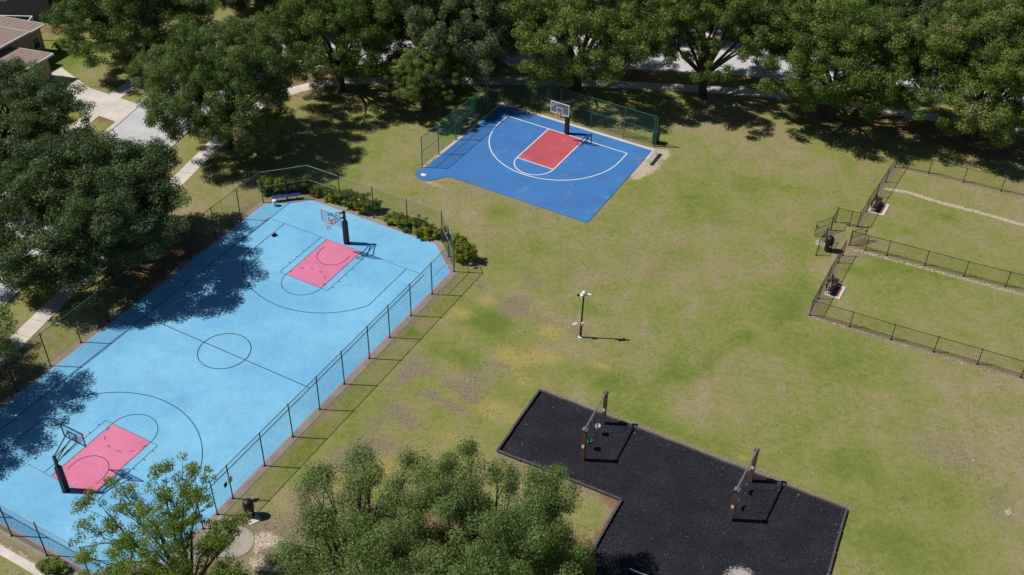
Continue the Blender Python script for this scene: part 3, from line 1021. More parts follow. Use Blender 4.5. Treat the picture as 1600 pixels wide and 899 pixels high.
# ------------------------------------------------------------------ basketball hoops
def hoop(frame_mat, pad_mat, clear=True, pad_h=2.05):
    root = empty('basketball_hoop', (0, 0, 0))
    m = MB()
    m.box((0, 0, 1.55), (.155, .155, 3.1))
    m.lathe([(.24, 0), (.24, .03)], 12)
    m.build('post', M['black_metal'], root)
    m = MB()
    m.box((0, -.02, pad_h / 2 + .12), (.34, .34, pad_h), taper=.96)
    m.build('post_pad', pad_mat, root)
    yb = -1.62
    for s in (-1, 1):
        m = MB()
        m.path([(s * .05, -.06, 3.02), (s * .16, -.75, 3.30), (s * .30, yb + .08, 3.62)], .04, 7)
        m.path([(s * .05, -.06, 2.55), (s * .14, -.75, 2.80), (s * .26, yb + .08, 3.02)], .04, 7)
        m.tube((s * .28, yb + .07, 2.98), (s * .30, yb + .07, 3.70), .03, n=6)
        m.build('support_arm', M['black_metal'], root)
    m = MB()
    m.box((0, yb + .07, 3.66), (.72, .05, .06))
    m.box((0, yb + .07, 3.05), (.72, .05, .06))
    m.build('mounting_frame', M['black_metal'], root)
    bb = MB().box((0, yb, 3.435), (1.80, .016, 1.04)).build('backboard', M['glass'], root)
    m = MB()
    w, z0, z1, th = .93, 2.90, 3.97, .07
    m.box((0, yb, z0), (2 * w, .045, th)); m.box((0, yb, z1), (2 * w, .045, th))
    m.box((-w + th / 2, yb, (z0 + z1) / 2), (th, .045, z1 - z0 - th)); m.box((w - th / 2, yb, (z0 + z1) / 2), (th, .045, z1 - z0 - th))
    m.build('backboard_frame', frame_mat, bb)
    m = MB()
    yf = yb - .016
    for z in (3.07, 3.50):
        m.box((0, yf, z), (.66, .008, .06))
    for x in (-.30, .30):
        m.box((x, yf, 3.285), (.06, .008, .37))
    m.build('target_square', M['line_white'], bb)
    m = MB()
    yr, R = yb - .385, .228
    for i in range(20):
        a0, a1 = 2 * math.pi * i / 20, 2 * math.pi * (i + 1) / 20
        m.tube((R * math.cos(a0), yr + R * math.sin(a0), 3.05), (R * math.cos(a1), yr + R * math.sin(a1), 3.05), .014, n=5)
    m.box((0, yb - .09, 3.045), (.20, .16, .05))
    m.box((0, yb - .03, 3.02), (.22, .03, .18))
    rim = m.build('rim', M['orange'], root)
    m = MB()
    for i in range(14):
        a0 = 2 * math.pi * i / 14
        for s in (1, -1):
            a1 = a0 + s * 2 * math.pi / 14
            a2 = a1 + s * 2 * math.pi / 14 * .6
            P = [(R * math.cos(a0), yr + R * math.sin(a0), 3.04), (.17 * math.cos(a1), yr + .17 * math.sin(a1), 2.80), (.125 * math.cos(a2), yr + .125 * math.sin(a2), 2.60)]
            m.path(P, .007, 3)
    m.build('net', M['net'], rim)
    return root


def put(o, p, rz):
    o.location = (p.x, p.y, 0)
    o.rotation_euler = (0, 0, rz)
    return o


hA = put(hoop(M['white_metal'], M['black_pad'], pad_h=2.1), DC(0, -.12), DC.t)
tag(hA, 'basketball hoop with white framed glass backboard on the dark blue half court', 'hoop', 'basketball hoops')
hB = put(hoop(M['pale_plastic'], M['black_pad']), LC(0, -.38), LC.t)
hB.location.z = .03
tag(hB, 'basketball hoop facing the viewer at the far end of the light blue court', 'hoop', 'basketball hoops')
hN = hoop(M['black_metal'], M['black_pad'])
put(hN, LC(0.02, 28.92), LC.t + math.pi)
hN.location.z = .03
tag(hN, 'basketball hoop seen from behind at the near end of the light blue court', 'hoop', 'basketball hoops')


# ------------------------------------------------------------------ swing sets
def swing_set(a, b, seats, label):
    a, b = Vector(a), Vector(b)
    L = (b - a).length
    rz = math.atan2((b - a).y, (b - a).x)
    root = empty('swing_set', (a.x, a.y, 0), rz)
    tag(root, label, 'swing set', 'swing sets')
    H = 2.78
    for x in (0, L):
        m = MB()
        m.box((x, 0, H / 2 - .05), (.20, .23, H + .1), taper=.97)
        o = m.build('post', M['brown_wood'], root)
        m = MB()
        m.box((x, 0, H + .03), (.30, .33, .06))
        m.build('post_cap', M['steel'] if x == 0 else M['brown_wood'], o)
        m = MB()
        m.box((x - .108, 0.02, 1.32), (.02, .17, .24))
        m.build('label_plate', M['white_metal'], o)
    m = MB()
    m.tube((-.16, 0, H + .10), (L + .16, 0, H + .10), .055, n=10)
    m.build('top_bar', M['steel'], root)
    for k, kind in enumerate(seats):
        x = L * (.30 + .40 * k)
        sw = None
        zs = .62 if kind == 'bucket' else .52
        m = MB()
        if kind == 'bucket':
            m.lathe([(.10, -.10), (.17, .02), (.19, .20), (.17, .21), (.15, .03), (.08, -.06)], 12, (x, 0, zs))
            mat = M['teal'] if k == 0 else M['pale_plastic']
        else:
            for i in range(6):
                t0, t1 = -1 + i / 3, -1 + (i + 1) / 3
                p0 = (x + .24 * t0, 0, zs + .10 * t0 * t0); p1 = (x + .24 * t1, 0, zs + .10 * t1 * t1)
                n_ = len(m.v)
                m.add([(p0[0], -.09, p0[2]), (p1[0], -.09, p1[2]), (p1[0], .09, p1[2]), (p0[0], .09, p0[2]), (p0[0], -.09, p0[2] + .02), (p1[0], -.09, p1[2] + .02), (p1[0], .09, p1[2] + .02), (p0[0], .09, p0[2] + .02)],
                      [(0, 3, 2, 1), (4, 5, 6, 7), (0, 1, 5, 4), (2, 3, 7, 6)])
            mat = M['black_metal']
        st = m.build('swing_seat', mat, root)
        for s in (-1, 1):
            m = MB()
            top = Vector((x + s * .30, 0, H + .06)); bot = Vector((x + s * (.19 if kind == 'bucket' else .24), 0, zs + (.20 if kind == 'bucket' else .10)))
            nl = 26
            for i in range(nl):
                p0, p1 = top.lerp(bot, i / nl), top.lerp(bot, (i + .82) / nl)
                m.tube(p0, p1, .011, n=4)
            m.tube(top, top + Vector((0, 0, .10)), .03, n=6)
            m.build('chain', M['steel'], root)
    return root


swing_set(G(910.5, 719), G(942.5, 662), ['bucket', 'bucket'], 'brown post swing set with bucket seats, nearer the light pole')
swing_set(G(1141, 813), G(1172, 752), ['belt', 'belt'], 'brown post swing set with belt seats, at the right of the mulch bed')

# ------------------------------------------------------------------ camera pole
p = G(906.8, 527)
root = tag(empty('camera_pole', (p.x, p.y, 0)), 'slim black pole with white security cameras on top, alone on the lawn', 'pole')
MB().lathe([(.16, 0), (.16, .05), (.10, .08)], 12).build('base_plate', M['white_metal'], root)
m = MB()
m.tube((0, 0, 0), (0, 0, 1.35), .085, n=10); m.tube((0, 0, 1.35), (.03, 0, 4.05), .065, .055, n=10)
m.build('mast', M['black_metal'], root)
m = MB(); m.box((.06, -.10, 1.32), (.20, .12, .26))
m.build('junction_box', M['white_metal'], root)
m = MB(); m.tube((-.38, 0, 3.92), (.42, 0, 3.96), .025, n=6)
m.build('cross_arm', M['black_metal'], root)
m = MB(); m.lathe([(.10, -.06), (.16, .02), (.16, .12), (.10, .20), (.03, .23)], 12, (.02, -.04, 4.05))
m.build('dome_camera', M['white_metal'], root)
m = MB(); m.box((.30, -.05, 3.98), (.44, .15, .13), -.15)
m.build('bullet_camera', M['white_metal'], root)
m = MB(); m.box((-.12, -.10, 3.95), (.18, .22, .16), .5)
m.build('bullet_camera', M['white_metal'], root)
m = MB(); m.box((-.36, 0, 3.88), (.14, .16, .12), .3)
m.build('flood_light', M['black_metal'], root)
p = G(898.5, 507)
m = MB(); m.box((0, 0, .025), (.36, .26, .05), .5); m.box((0, 0, .055), (.30, .20, .012), .5)
tag(put(m.build('utility_lid', M['pale_plastic']), p, 0), 'pale square utility lid in the grass beside the camera pole', 'utility lid')


# ------------------------------------------------------------------ bins
def dome_bin(p, label, rz=0.0):
    root = tag(empty('litter_bin', (p.x, p.y, 0), rz), label, 'bin', 'black domed litter bins')
    MB().lathe([(.26, .02), (.28, .06), (.31, .80), (.33, .84), (.33, .90), (.29, .91)], 20).build('body', M['black_pad'], root, smooth=False)
    MB().lathe([(.335, .90), (.34, .95), (.33, 1.16), (.29, 1.28), (.20, 1.37), (.08, 1.41)], 20).build('dome_lid', M['black_metal'], root, smooth=True)
    MB().box((0, -.30, .99), (.30, .10, .17)).build('flap', M['black_metal'], root)
    MB().box((0.03, -.315, .62), (.20, .02, .13)).build('label_plate', M['white_metal'], root)
    return root


dome_bin(G(391, 806), 'black domed litter bin on a concrete pad by the court gate', .3)
dome_bin(G(1293, 392), 'black domed litter bin inside the dog park entrance', .2)
m = MB()
p = G(1024, 224)
root = tag(empty('wheelie_bin', (p.x, p.y, 0), -.45), 'dark green bin with a flat lid beside the end of the half court fence', 'bin')
MB().box((0, 0, .50), (.46, .52, .96), taper=1.15).build('body', M['bin_green'], root)
MB().box((0, 0, 1.03), (.60, .66, .07), taper=.93).build('lid', M['bin_green'], root)
m = MB(); m.tube((-.26, .34, .95), (.26, .34, .95), .02)
m.build('handle', M['black_metal'], root)
for s in (-1, 1):
    m = MB(); m.tube((s * .20, .30, .10), (s * .27, .30, .10), .10, n=12)
    m.build('wheel', M['black_metal'], root)


# ------------------------------------------------------------------ benches
def flat_bench(p, rz, L, top_mat, leg_mat, label, planks=2, w=.36, h=.44):
    root = tag(empty('flat_bench', (p.x, p.y, 0), rz), label, 'bench')
    pw = w / planks
    for k in range(planks):
        MB().box((0, -w / 2 + pw * (k + .5), h), (L, pw - .012, .045)).build('plank', top_mat, root)
    for s in (-1, 1):
        m = MB()
        m.box((s * (L / 2 - .3), -.12, h / 2 - .03), (.05, .05, h - .02)); m.box((s * (L / 2 - .3), .12, h / 2 - .03), (.05, .05, h - .02))
        m.box((s * (L / 2 - .3), 0, h - .045), (.05, w - .04, .04)); m.box((s * (L / 2 - .3), 0, .02), (.06, w + .02, .03))
        m.build('leg', leg_mat, root)
    return root


b0, b1 = G(1011, 259.5), G(1027.5, 239.5)
d = (b1 - b0); c = (b0 + b1) / 2
flat_bench(c, math.atan2(d.y, d.x), 2.2, M['aluminium'], M['aluminium'], 'backless aluminium bench in the sandy patch beside the half court')
b0, b1 = LC(-8.75, -1.95), LC(-6.95, -3.62)
d = (b1 - b0); c = (b0 + b1) / 2
flat_bench(c, math.atan2(d.y, d.x), 2.3, M['blue_paint'], M['blue_paint'], 'blue bench against the fence at the far corner of the light blue court')
# white cooler standing on the court by the blue bench
p = LC(-8.15, -1.62)
root = tag(empty('water_cooler', (p.x, p.y, .04), .3), 'small white drinks cooler beside the blue bench', 'cooler')
MB().lathe([(.15, 0), (.165, .06), (.17, .46), (.16, .49)], 14).build('body', M['white_metal'], root)
MB().lathe([(.18, .49), (.18, .55), (.10, .58)], 14).build('lid', M['white_metal'], root)
m = MB(); m.tube((0, -.16, .10), (0, -.22, .09), .02)
m.build('tap', M['blue_paint'], root)


def ball(name, p, r, mat, seam, label, cat):
    m = MB()
    n1, n2 = 14, 8
    prof = [(r * math.sin(math.pi * max(.02, min(.98, k / n2))), -r * math.cos(math.pi * k / n2)) for k in range(n2 + 1)]
    m.lathe(prof, n1)
    o = m.build(name, mat, None, smooth=True)
    o.location = p
    tag(o, label, cat)
    s = MB()
    for ax in range(3):
        for i in range(16):
            a0, a1 = 2 * math.pi * i / 16, 2 * math.pi * (i + 1) / 16
            pp = []
            for a in (a0, a1):
                q = [0, 0, 0]
                q[ax] = 0
                q[(ax + 1) % 3] = r * 1.0 * math.cos(a)
                q[(ax + 2) % 3] = r * 1.0 * math.sin(a)
                pp.append(q)
            s.tube(pp[0], pp[1], r * .03, n=4)
    s.build('seam', seam, o)
    return o


p = G(427, 369)
ball('basketball', (p.x, p.y, .04 + .125), .125, M['red_ball'], M['line_black'], 'red basketball lying on the light blue court near the tree shadow', 'ball')
p = LC(-5.55, 1.72)
m = MB()
m.box((0, 0, .11), (.40, .22, .20), taper=.82)
bag = tag(m.build('sports_bag', M['black_pad']), 'small dark sports bag left on the light blue court beside the ball', 'bag')
bag.location = (p.x, p.y, .041); bag.rotation_euler = (0, 0, .7)
m = MB(); m.path([(-.14, 0, .20), (-.08, 0, .28), (.08, 0, .28), (.14, 0, .20)], .012, 5)
m.build('handle', M['red_ball'], bag)


def park_bench(p, rz, label, seat_mat, frame_mat, grp=None):
    root = tag(empty('park_bench', (p.x, p.y, 0.03), rz), label, 'bench', grp)
    for k in range(4):
        MB().box((0, -.18 + .11 * k, .45), (1.75, .085, .035)).build('seat_slat', seat_mat, root)
    for k in range(3):
        m = MB(); m.box((0, .24 + .045 * k, .58 + .13 * k), (1.75, .03, .10))
        m.build('back_slat', seat_mat, root)
    for s in (-1, 1):
        m = MB()
        x = s * .72
        m.tube((x, -.18, 0), (x, -.18, .63), .028, n=6); m.tube((x, .20, 0), (x, .36, .95), .028, n=6)
        m.tube((x, -.20, .63), (x, .28, .66), .028, n=6); m.tube((x, -.20, .425), (x, .26, .425), .026, n=6)
        m.build('side_frame', frame_mat, root)
    return root


def bench_pad(q, label):
    """brick pad with a pale border course, each border paver its own piece"""
    cx = sum(p.x for p in q) / 4; cy = sum(p.y for p in q) / 4
    root = tag(empty('bench_pad', (cx, cy, 0)), kind='structure')
    rel = [Vector((p.x - cx, p.y - cy, 0)) for p in q]
    m = MB(); m.prism([(p.x * .97, p.y * .97) for p in rel], -.05, .022)
    m.build('pad_bed', M['grey_concrete'], root)
    a, b, c_, d_ = rel
    nu, nv = round((b - a).length / .21), round((d_ - a).length / .21)
    mesh_r = mesh_w = None
    ang = math.atan2((b - a).y, (b - a).x)
    for i in range(nu):
        for j in range(nv):
            s, t = (i + .5) / nu, (j + .5) / nv
            pt = (a * (1 - s) + b * s) * (1 - t) + (d_ * (1 - s) + c_ * s) * t
            edge = i in (0, nu - 1) or j in (0, nv - 1)
            me = mesh_w if edge else mesh_r
            if me is None:
                mm = MB(); mm.box((0, 0, 0), ((b - a).length / nu - .012, (d_ - a).length / nv - .012, .05), taper=.96)
                o = mm.build('paver', M['brick_white'] if edge else M['brick'], root)
                if edge: mesh_w = o.data
                else: mesh_r = o.data
            else:
                o = new_obj('paver', me, root)
            o.location = (pt.x, pt.y, .022 + random.uniform(-.003, .004))
            o.rotation_euler = (0, 0, ang)
    return root, ang


q1 = [G(1355, 331.5), G(1380.5, 337.5), G(1390, 321), G(1366, 315)]
bench_pad(q1, '')
q2 = [G(1287.3, 460.6), G(1311.7, 468.4), G(1321.5, 449.5), G(1297, 442)]
bench_pad(q2, '')
fd = (G(1399, 261.5) - G(1339.5, 355.3)); fang = math.atan2(fd.y, fd.x)
c = (q1[0] * .68 + q1[1] * .32 + q1[3] * .68 + q1[2] * .32) / 2
park_bench(c, fang, 'black metal bench on the brick pad in the far dog run', M['black_metal'], M['black_metal'], 'dog park benches')
c = (q2[0] * .70 + q2[1] * .30 + q2[3] * .70 + q2[2] * .30) / 2
park_bench(c, fang, 'black metal bench on the brick pad in the near dog run', M['black_metal'], M['black_metal'], 'dog park benches')

# ------------------------------------------------------------------ gate pads, bench and sign by the near court entrance
slab('concrete_pad', [G(395 + 14 * math.cos(a), 810 + 12 * math.sin(a)) for a in [0.3 + i * math.pi / 2 for i in range(4)]], -.05, .05, M['concrete'])
pc = G(366, 848)
slab('concrete_pad', [pc + Vector((1.15 * math.cos(2 * math.pi * i / 28), 1.15 * math.sin(2 * math.pi * i / 28), 0)) for i in range(28)], -.05, .035, M['old_concrete'])
slab('gate_path', [LC(9.45, 25.6), LC(9.45, 27.3), LC(11.0, 28.6), LC(12.2, 27.2)], -.05, .031, M['old_concrete'])
slab('mow_strip', [LC(-9.5, 33.75), LC(5.6, 33.75), LC(5.6, 34.25), LC(-9.5, 34.25)], -.05, .03, M['concrete'])
slab('concrete_pad', [LC(8.9, 28.2), LC(10.9, 28.2), LC(10.9, 30.0), LC(9.3, 30.0)], -.05, .027, M['grey_concrete'])
park_bench(G(328, 853), LC.t + math.pi / 2 + math.pi, 'brown slatted bench half hidden by the thin tree at the bottom left', M['brown_wood'], M['black_metal'])
p = LC(9.27, 24.32)
root = tag(empty('court_sign', (p.x, p.y, 0), LC.t + math.pi / 2), 'small red and white notice plate with a dark plate, fixed to a court fence post', 'sign')
m = MB(); m.box((.0, -.03, 1.75), (.36, .012, .46))
o = m.build('plate', M['white_metal'], root)
m = MB(); m.box((0, -.0385, 1.90), (.30, .004, .10)); m.box((0, -.0385, 1.62), (.26, .004, .04)); m.box((0, -.0385, 1.70), (.26, .004, .03))
m.build('print', M['red_sign'], o)
m = MB(); m.box((-.42, -.03, 1.72), (.26, .012, .36))
m.build('dark_plate', M['black_metal'], root)

# white topped play rail at the lower edge of the mulch
p = G(984, 899)
root = tag(empty('balance_rail', (p.x, p.y, 0), -.45), 'low white balance rail on a dark post at the bottom of the mulch bed', 'play rail')
for x in (0, 1.6):
    m = MB(); m.tube((x, 0, 0), (x, 0, .55), .05, n=8)
    m.build('post', M['black_metal'], root)
m = MB(); m.tube((-.05, 0, .56), (1.7, 0, .56), .05, n=8)
m.build('rail', M['white_metal'], root)


# ------------------------------------------------------------------ houses
def gable_volume(root, off, corner, d, lft, length, depth, ez, rz, wall_mat, over=.35):
    """corner: far street-side eave corner; d: street direction (away); lft: away from the street"""
    a = corner - d * over - lft * -over
    a = corner + lft * over - d * over
    P = lambda s, t, z: (corner.x - d.x * s + lft.x * t, corner.y - d.y * s + lft.y * t, z)
    m = MB()
    ii = [P(over, over, 0), P(length - over, over, 0), P(length - over, depth - over, 0), P(over, depth - over, 0)]
    m.prism([(p[0], p[1]) for p in ii], 0, ez - .05)
    half = depth / 2
    for s in (over, length - over):
        m.add([P(s, over, ez - .05), P(s, depth - over, ez - .05), P(s, half, rz - .18)], [(0, 1, 2), (2, 1, 0)])
    w = m.build('wall', wall_mat, root, off)
    m = MB()
    th = .14
    v = []
    for s in (0, length):
        v += [P(s, 0, ez), P(s, half, rz), P(s, depth, ez), P(s, 0, ez - th), P(s, half, rz - th), P(s, depth, ez - th)]
    m.add(v, [(0, 6, 7, 1), (1, 7, 8, 2), (3, 4, 10, 9), (4, 5, 11, 10), (0, 1, 4, 3), (1, 2, 5, 4), (6, 9, 10, 7), (7, 10, 11, 8), (0, 3, 9, 6), (2, 8, 11, 5)])
    r = m.build('roof', M['roof'], root, off)
    # shingle courses
    for side in (0, 1):
        k = 9
        for i in range(1, k):
            t = half * i / k if side == 0 else depth - half * i / k
            z = ez + (rz - ez) * i / k
            m2 = MB()
            m2.tube(P(.02, t, z + .004), P(length - .02, t, z + .002), .006, n=4)
            m2.build('shingle_course', M['roof'], r, off)
    m = MB()
    f = .05
    for s in (-f, length + f):
        m.add([P(s, -f, ez + .03), P(s, half, rz + .03), P(s, half, rz - .20), P(s, -f, ez - .20), P(s + .045, -f, ez + .03), P(s + .045, half, rz + .03), P(s + .045, half, rz - .20), P(s + .045, -f, ez - .20)],
              [(0, 1, 2, 3), (7, 6, 5, 4), (0, 4, 5, 1), (3, 2, 6, 7), (0, 3, 7, 4)])
        m.add([P(s, depth + f, ez + .03), P(s, half, rz + .03), P(s, half, rz - .20), P(s, depth + f, ez - .20), P(s + .045, depth + f, ez + .03), P(s + .045, half, rz + .03), P(s + .045, half, rz - .20), P(s + .045, depth + f, ez - .20)],
              [(3, 2, 1, 0), (4, 5, 6, 7), (1, 5, 4, 0), (7, 6, 2, 3), (4, 7, 3, 0)])
    a_, b_ = P(-f, -f, ez - .08), P(length + f, -f, ez - .08)
    m.tube(a_, b_, .09, n=6)
    m.build('fascia', M['trim'], r, off)
    return w


d = Vector((.42, .907, 0)).normalized()
lf = Vector((-.98, .19, 0)).normalized()
base = G(44.4, 49.8, 3.45); base.z = 0
root = tag(empty('house', (base.x, base.y, 0)), 'tan shingle roofed house with white fascia at the top left corner', 'house')
off = (base.x, base.y, 0)
for c_, L, D, ez, rz in ((G(70, 37.4, 3.0), 11, 11, 3.0, 3.3), (G(44.4, 49.8, 3.45), 7.0, 8, 3.45, 3.7), (G(82, 84, 2.6), 6.5, 9, 2.6, 2.8)):
    c_ = Vector((c_.x, c_.y, 0))
    gable_volume(root, off, c_, d, lf, L, D, ez, rz, M['stucco'])
c_ = G(70, 37.4, 3.0)
for s in (1.3, 3.4):
    m = MB()
    p = Vector((c_.x, c_.y, 0)) - d * s + lf * .33
    m.box((p.x, p.y, 1.45), (.08, .95, 1.35), math.atan2(d.y, d.x) - math.pi / 2)
    w = m.build('window', M['trim'], root, off)
    m = MB(); p2 = p - lf * .03
    m.box((p2.x, p2.y, 1.45), (.05, .80, 1.18), math.atan2(d.y, d.x) - math.pi / 2)
    m.build('pane', M['window'], w, off)


def plain_house(name, x0, x1, y0, y1, h, rh, wall, label, wins):
    root = tag(empty(name, (x0, y0, 0)), label, 'house')
    off = (x0, y0, 0)
    m = MB(); m.prism([(x0, y0), (x1, y0), (x1, y1), (x0, y1)], 0, h)
    m.build('wall', wall, root, off)
    m = MB(); e = .45; ym = (y0 + y1) / 2
    m.add([(x0 - e, y0 - e, h), (x1 + e, y0 - e, h), (x1 + e, y1 + e, h), (x0 - e, y1 + e, h), (x0 + 3, ym, h + rh), (x1 - 3, ym, h + rh)],
          [(0, 1, 5, 4), (2, 3, 4, 5), (1, 2, 5), (3, 0, 4), (3, 2, 1, 0)])
    r = m.build('roof', M['roof'], root, off)
    m = MB()
    for a, b in (((x0 - e, y0 - e), (x1 + e, y0 - e)), ((x1 + e, y0 - e), (x1 + e, y1 + e)), ((x0 - e, y0 - e), (x0 - e, y1 + e))):
        m.tube((a[0], a[1], h - .08), (b[0], b[1], h - .08), .09, n=6)
    m.build('fascia', M['trim'], r, off)
    for wx, wz, ww, wh in wins:
        w = MB().box((wx, y0 - .02, wz), (ww, .08, wh)).build('window', M['trim'], root, off)
        MB().box((wx, y0 - .045, wz), (ww - .18, .06, wh - .18)).build('pane', M['window'], w, off)
    return root


w0 = G(75, 36)
plain_house('house', -62, w0.x + .3, w0.y + .6, w0.y + 11, 5.4, 2.2, M['dark_wall'], 'grey walled house behind the tan roof at the top left', [(-54.2, 2.9, 1.25, 1.6), (-58, 2.9, 1.25, 1.6)])
g0 = G(803, 28)
plain_house('house', g0.x - 13, g0.x - .2, g0.y + .4, g0.y + 11, 3.0, 2.4, M['dark_wall'], 'shaded house beside the white driveway at the top centre', [(g0.x - 2.2, 1.5, 1.2, 1.3), (g0.x - 7, 1.5, 1.6, 1.3)])
# white railed porch screen behind the tan roof
p = G(50, 26, 2.6)
root = tag(empty('porch_screen', (p.x - 6.2, p.y, 0)), 'white railed screen porch between the two houses at the top left', 'porch')
for x in (0, 2.2, 4.4, 6.2):
    m = MB(); m.box((x, 0, 1.3), (.12, .12, 2.6)); m.build('post', M['trim'], root)
for z in (.1, 1.3, 2.6):
    m = MB(); m.box((3.1, 0, z), (6.3, .10, .10)); m.build('rail', M['trim'], root)
m = MB(); m.box((6.2, -.85, 2.6), (.10, 1.6, .10)); m.build('rail', M['trim'], root)


# ------------------------------------------------------------------ trees
def unit(v):
    return v / np.maximum(np.linalg.norm(v, axis=-1, keepdims=True), 1e-9)


def leaf_mesh(name, centres, radii, tint_c, per, size, mat, seed, squash=.75, up=.25, aspect=.55, droop=0.0):
    """small folded leaf faces scattered round clump centres"""
    r = np.random.default_rng(seed)
    N = len(centres)
    cnt = np.maximum(6, (per * (radii / radii.mean()) ** 2)).astype(int)
    idx = np.repeat(np.arange(N), cnt)
    K = len(idx)
    dirs = unit(r.normal(size=(K, 3)))
    rad = radii[idx] * r.random(K) ** .36 * (1 + .25 * (r.random(K) < .12))
    P = centres[idx] + dirs * rad[:, None] * np.array([1, 1, squash])
    nrm = unit(dirs * 1.0 + r.normal(size=(K, 3)) * .48 + np.array([0, 0, up]))
    t = unit(np.cross(nrm, r.normal(size=(K, 3))))
    b = np.cross(nrm, t)
    L = size * r.uniform(.65, 1.35, K)[:, None]
    W = L * aspect
    c = r.uniform(.02, .22, K)[:, None] * L
    V = np.stack([P - t * L / 2, P - b * W * .5 + t * L * .1 + nrm * c, P + t * L * .5 + b * W * .4], 1).reshape(-1, 3)
    F = np.arange(K * 3).reshape(K, 3)
    me = raw_mesh(name, V, F, mat)
    tint = np.clip(tint_c[idx] + r.normal(0, .16, K), 0, .94)
    tint[r.random(K) < .025] = 1.0
    a = me.attributes.new('tint', 'FLOAT', 'POINT')
    a.data.foreach_set('value', np.repeat(tint, 3).astype(np.float32))
    return me


def make_tree(seed, R=6.0, hz=4.2, zc=6.8, nl=15, clumps=26, per=125, size=.22, leaf='oak_leaf', bark='bark', trunk_r=.34, fork=2.2, lob=(.30, .46), clr=(.085, .15), lobes=None, low=-.35, brown=.03, under=False, along=0, squash=.75):
    """returns (wood mesh, crown mesh): trunk, limbs to every lobe, branches to clumps"""
    r = np.random.default_rng(seed)
    if lobes is None:
        lobes = []
        for k in range(nl):
            f = (k + .5) / nl
            z = 1 - f * (1 - low)
            a = k * 2.39996 + r.uniform(-.4, .4)
            s = math.sqrt(max(0, 1 - z * z))
            q = r.uniform(.5, .80)
            lobes.append((s * math.cos(a) * R * q, s * math.sin(a) * R * q, zc + z * hz * q * .9, R * r.uniform(*lob)))
    if under:
        lobes = list(lobes) + [(x * .78, y * .78, z - 2.6, q * 1.0) for x, y, z, q in lobes]
    C, Rd, T = [], [], []
    wood = MB()
    fork_p = Vector((r.uniform(-.2, .2), r.uniform(-.2, .2), fork))
    wood.path([(0, 0, -.1), (0, 0, .25), tuple(fork_p * .55), tuple(fork_p)], [trunk_r * 1.5, trunk_r * 1.1, trunk_r * .95, trunk_r * .85], 9)
    ctr = np.array([0, 0, zc - hz * .35])
    for lx, ly, lz, lr in lobes:
        lc = np.array([lx, ly, lz])
        end = Vector((lx * .9, ly * .9, lz - lr * .25))
        midp = fork_p.lerp(end, .5) + Vector((r.uniform(-.5, .5), r.uniform(-.5, .5), r.uniform(-.1, .7)))
        wood.path([tuple(fork_p - Vector((0, 0, .3))), tuple(fork_p.lerp(midp, .5) + Vector((0, 0, -.1))), tuple(midp), tuple(midp.lerp(end, .55)), tuple(end)],
                  [trunk_r * .50, trunk_r * .42, trunk_r * .32, trunk_r * .2, trunk_r * .1], 6)
        tl = r.normal(.45, .10)
        kk = max(5, int(clumps * (lr / (R * .38)) ** 2))
        dv = unit(r.normal(size=(kk, 3)) + unit(lc - ctr) * .75)
        q = lr * r.uniform(.55, 1.08, kk)
        cc = lc + dv * q[:, None] * np.array([1, 1, .78])
        rr = R * r.uniform(clr[0], clr[1], kk)
        C.append(cc); Rd.append(rr); T.append(tl + r.normal(0, .10, kk))
        if along:
            tt = r.uniform(.35, 1.0, along)
            m_, e_ = np.array(midp), np.array(end)
            C.append(m_ + (e_ - m_) * tt[:, None] + r.normal(0, .35, (along, 3))); Rd.append(R * r.uniform(clr[0] * .7, clr[1] * .8, along)); T.append(tl + r.normal(0, .1, along))
        for j in range(0, kk, 3):
            m0 = midp.lerp(end, r.uniform(.4, 1.0))
            e2 = Vector(cc[j])
            wood.path([tuple(m0), tuple(m0.lerp(e2, .5) + Vector((0, 0, .12))), tuple(e2)], [trunk_r * .13, trunk_r * .085, trunk_r * .03], 4)
    C, Rd, T = np.concatenate(C), np.concatenate(Rd), np.concatenate(T)
    T[r.random(len(T)) < brown] = .93
    crown = leaf_mesh('crown', C, Rd, T, per, size, M[leaf], seed + 1, squash=squash)
    wme = bpy.data.meshes.new('trunk')
    wme.from_pydata([tuple(v) for v in wood.v], [], wood.f)
    wme.materials.append(M[bark])
    wme.update()
    return wme, crown


def plant(name, meshes, loc, label, rz=0.0, s=1.0, sz=None, group=None, cat='tree'):
    root = tag(empty(name, (loc[0], loc[1], 0), rz), label, cat, group)
    root.scale = (s, s, sz or s)
    new_obj('trunk', meshes[0], root)
    new_obj('crown', meshes[1], root)
    return root


KW = dict(size=.165, per=260, clr=(.055, .115), lob=(.30, .48), low=-.80, zc=5.9, hz=5.1)
protos = [
    make_tree(101, R=7.0, nl=22, clumps=30, leaf='oak_leaf', **KW),
    make_tree(202, R=6.8, nl=19, clumps=27, leaf='oak_leaf_warm', brown=.07, **KW),
    make_tree(303, R=7.0, nl=24, clumps=30, leaf='oak_leaf_grey', **KW),
    make_tree(404, R=6.6, nl=20, clumps=27, leaf='oak_leaf_warm', **KW),
    make_tree(505, R=6.0, nl=17, clumps=27, leaf='oak_leaf_warm', **{**KW, 'low': -.42, 'zc': 6.4, 'hz': 5.0, 'lob': (.30, .44)}),
]
street = 'oaks along the street'
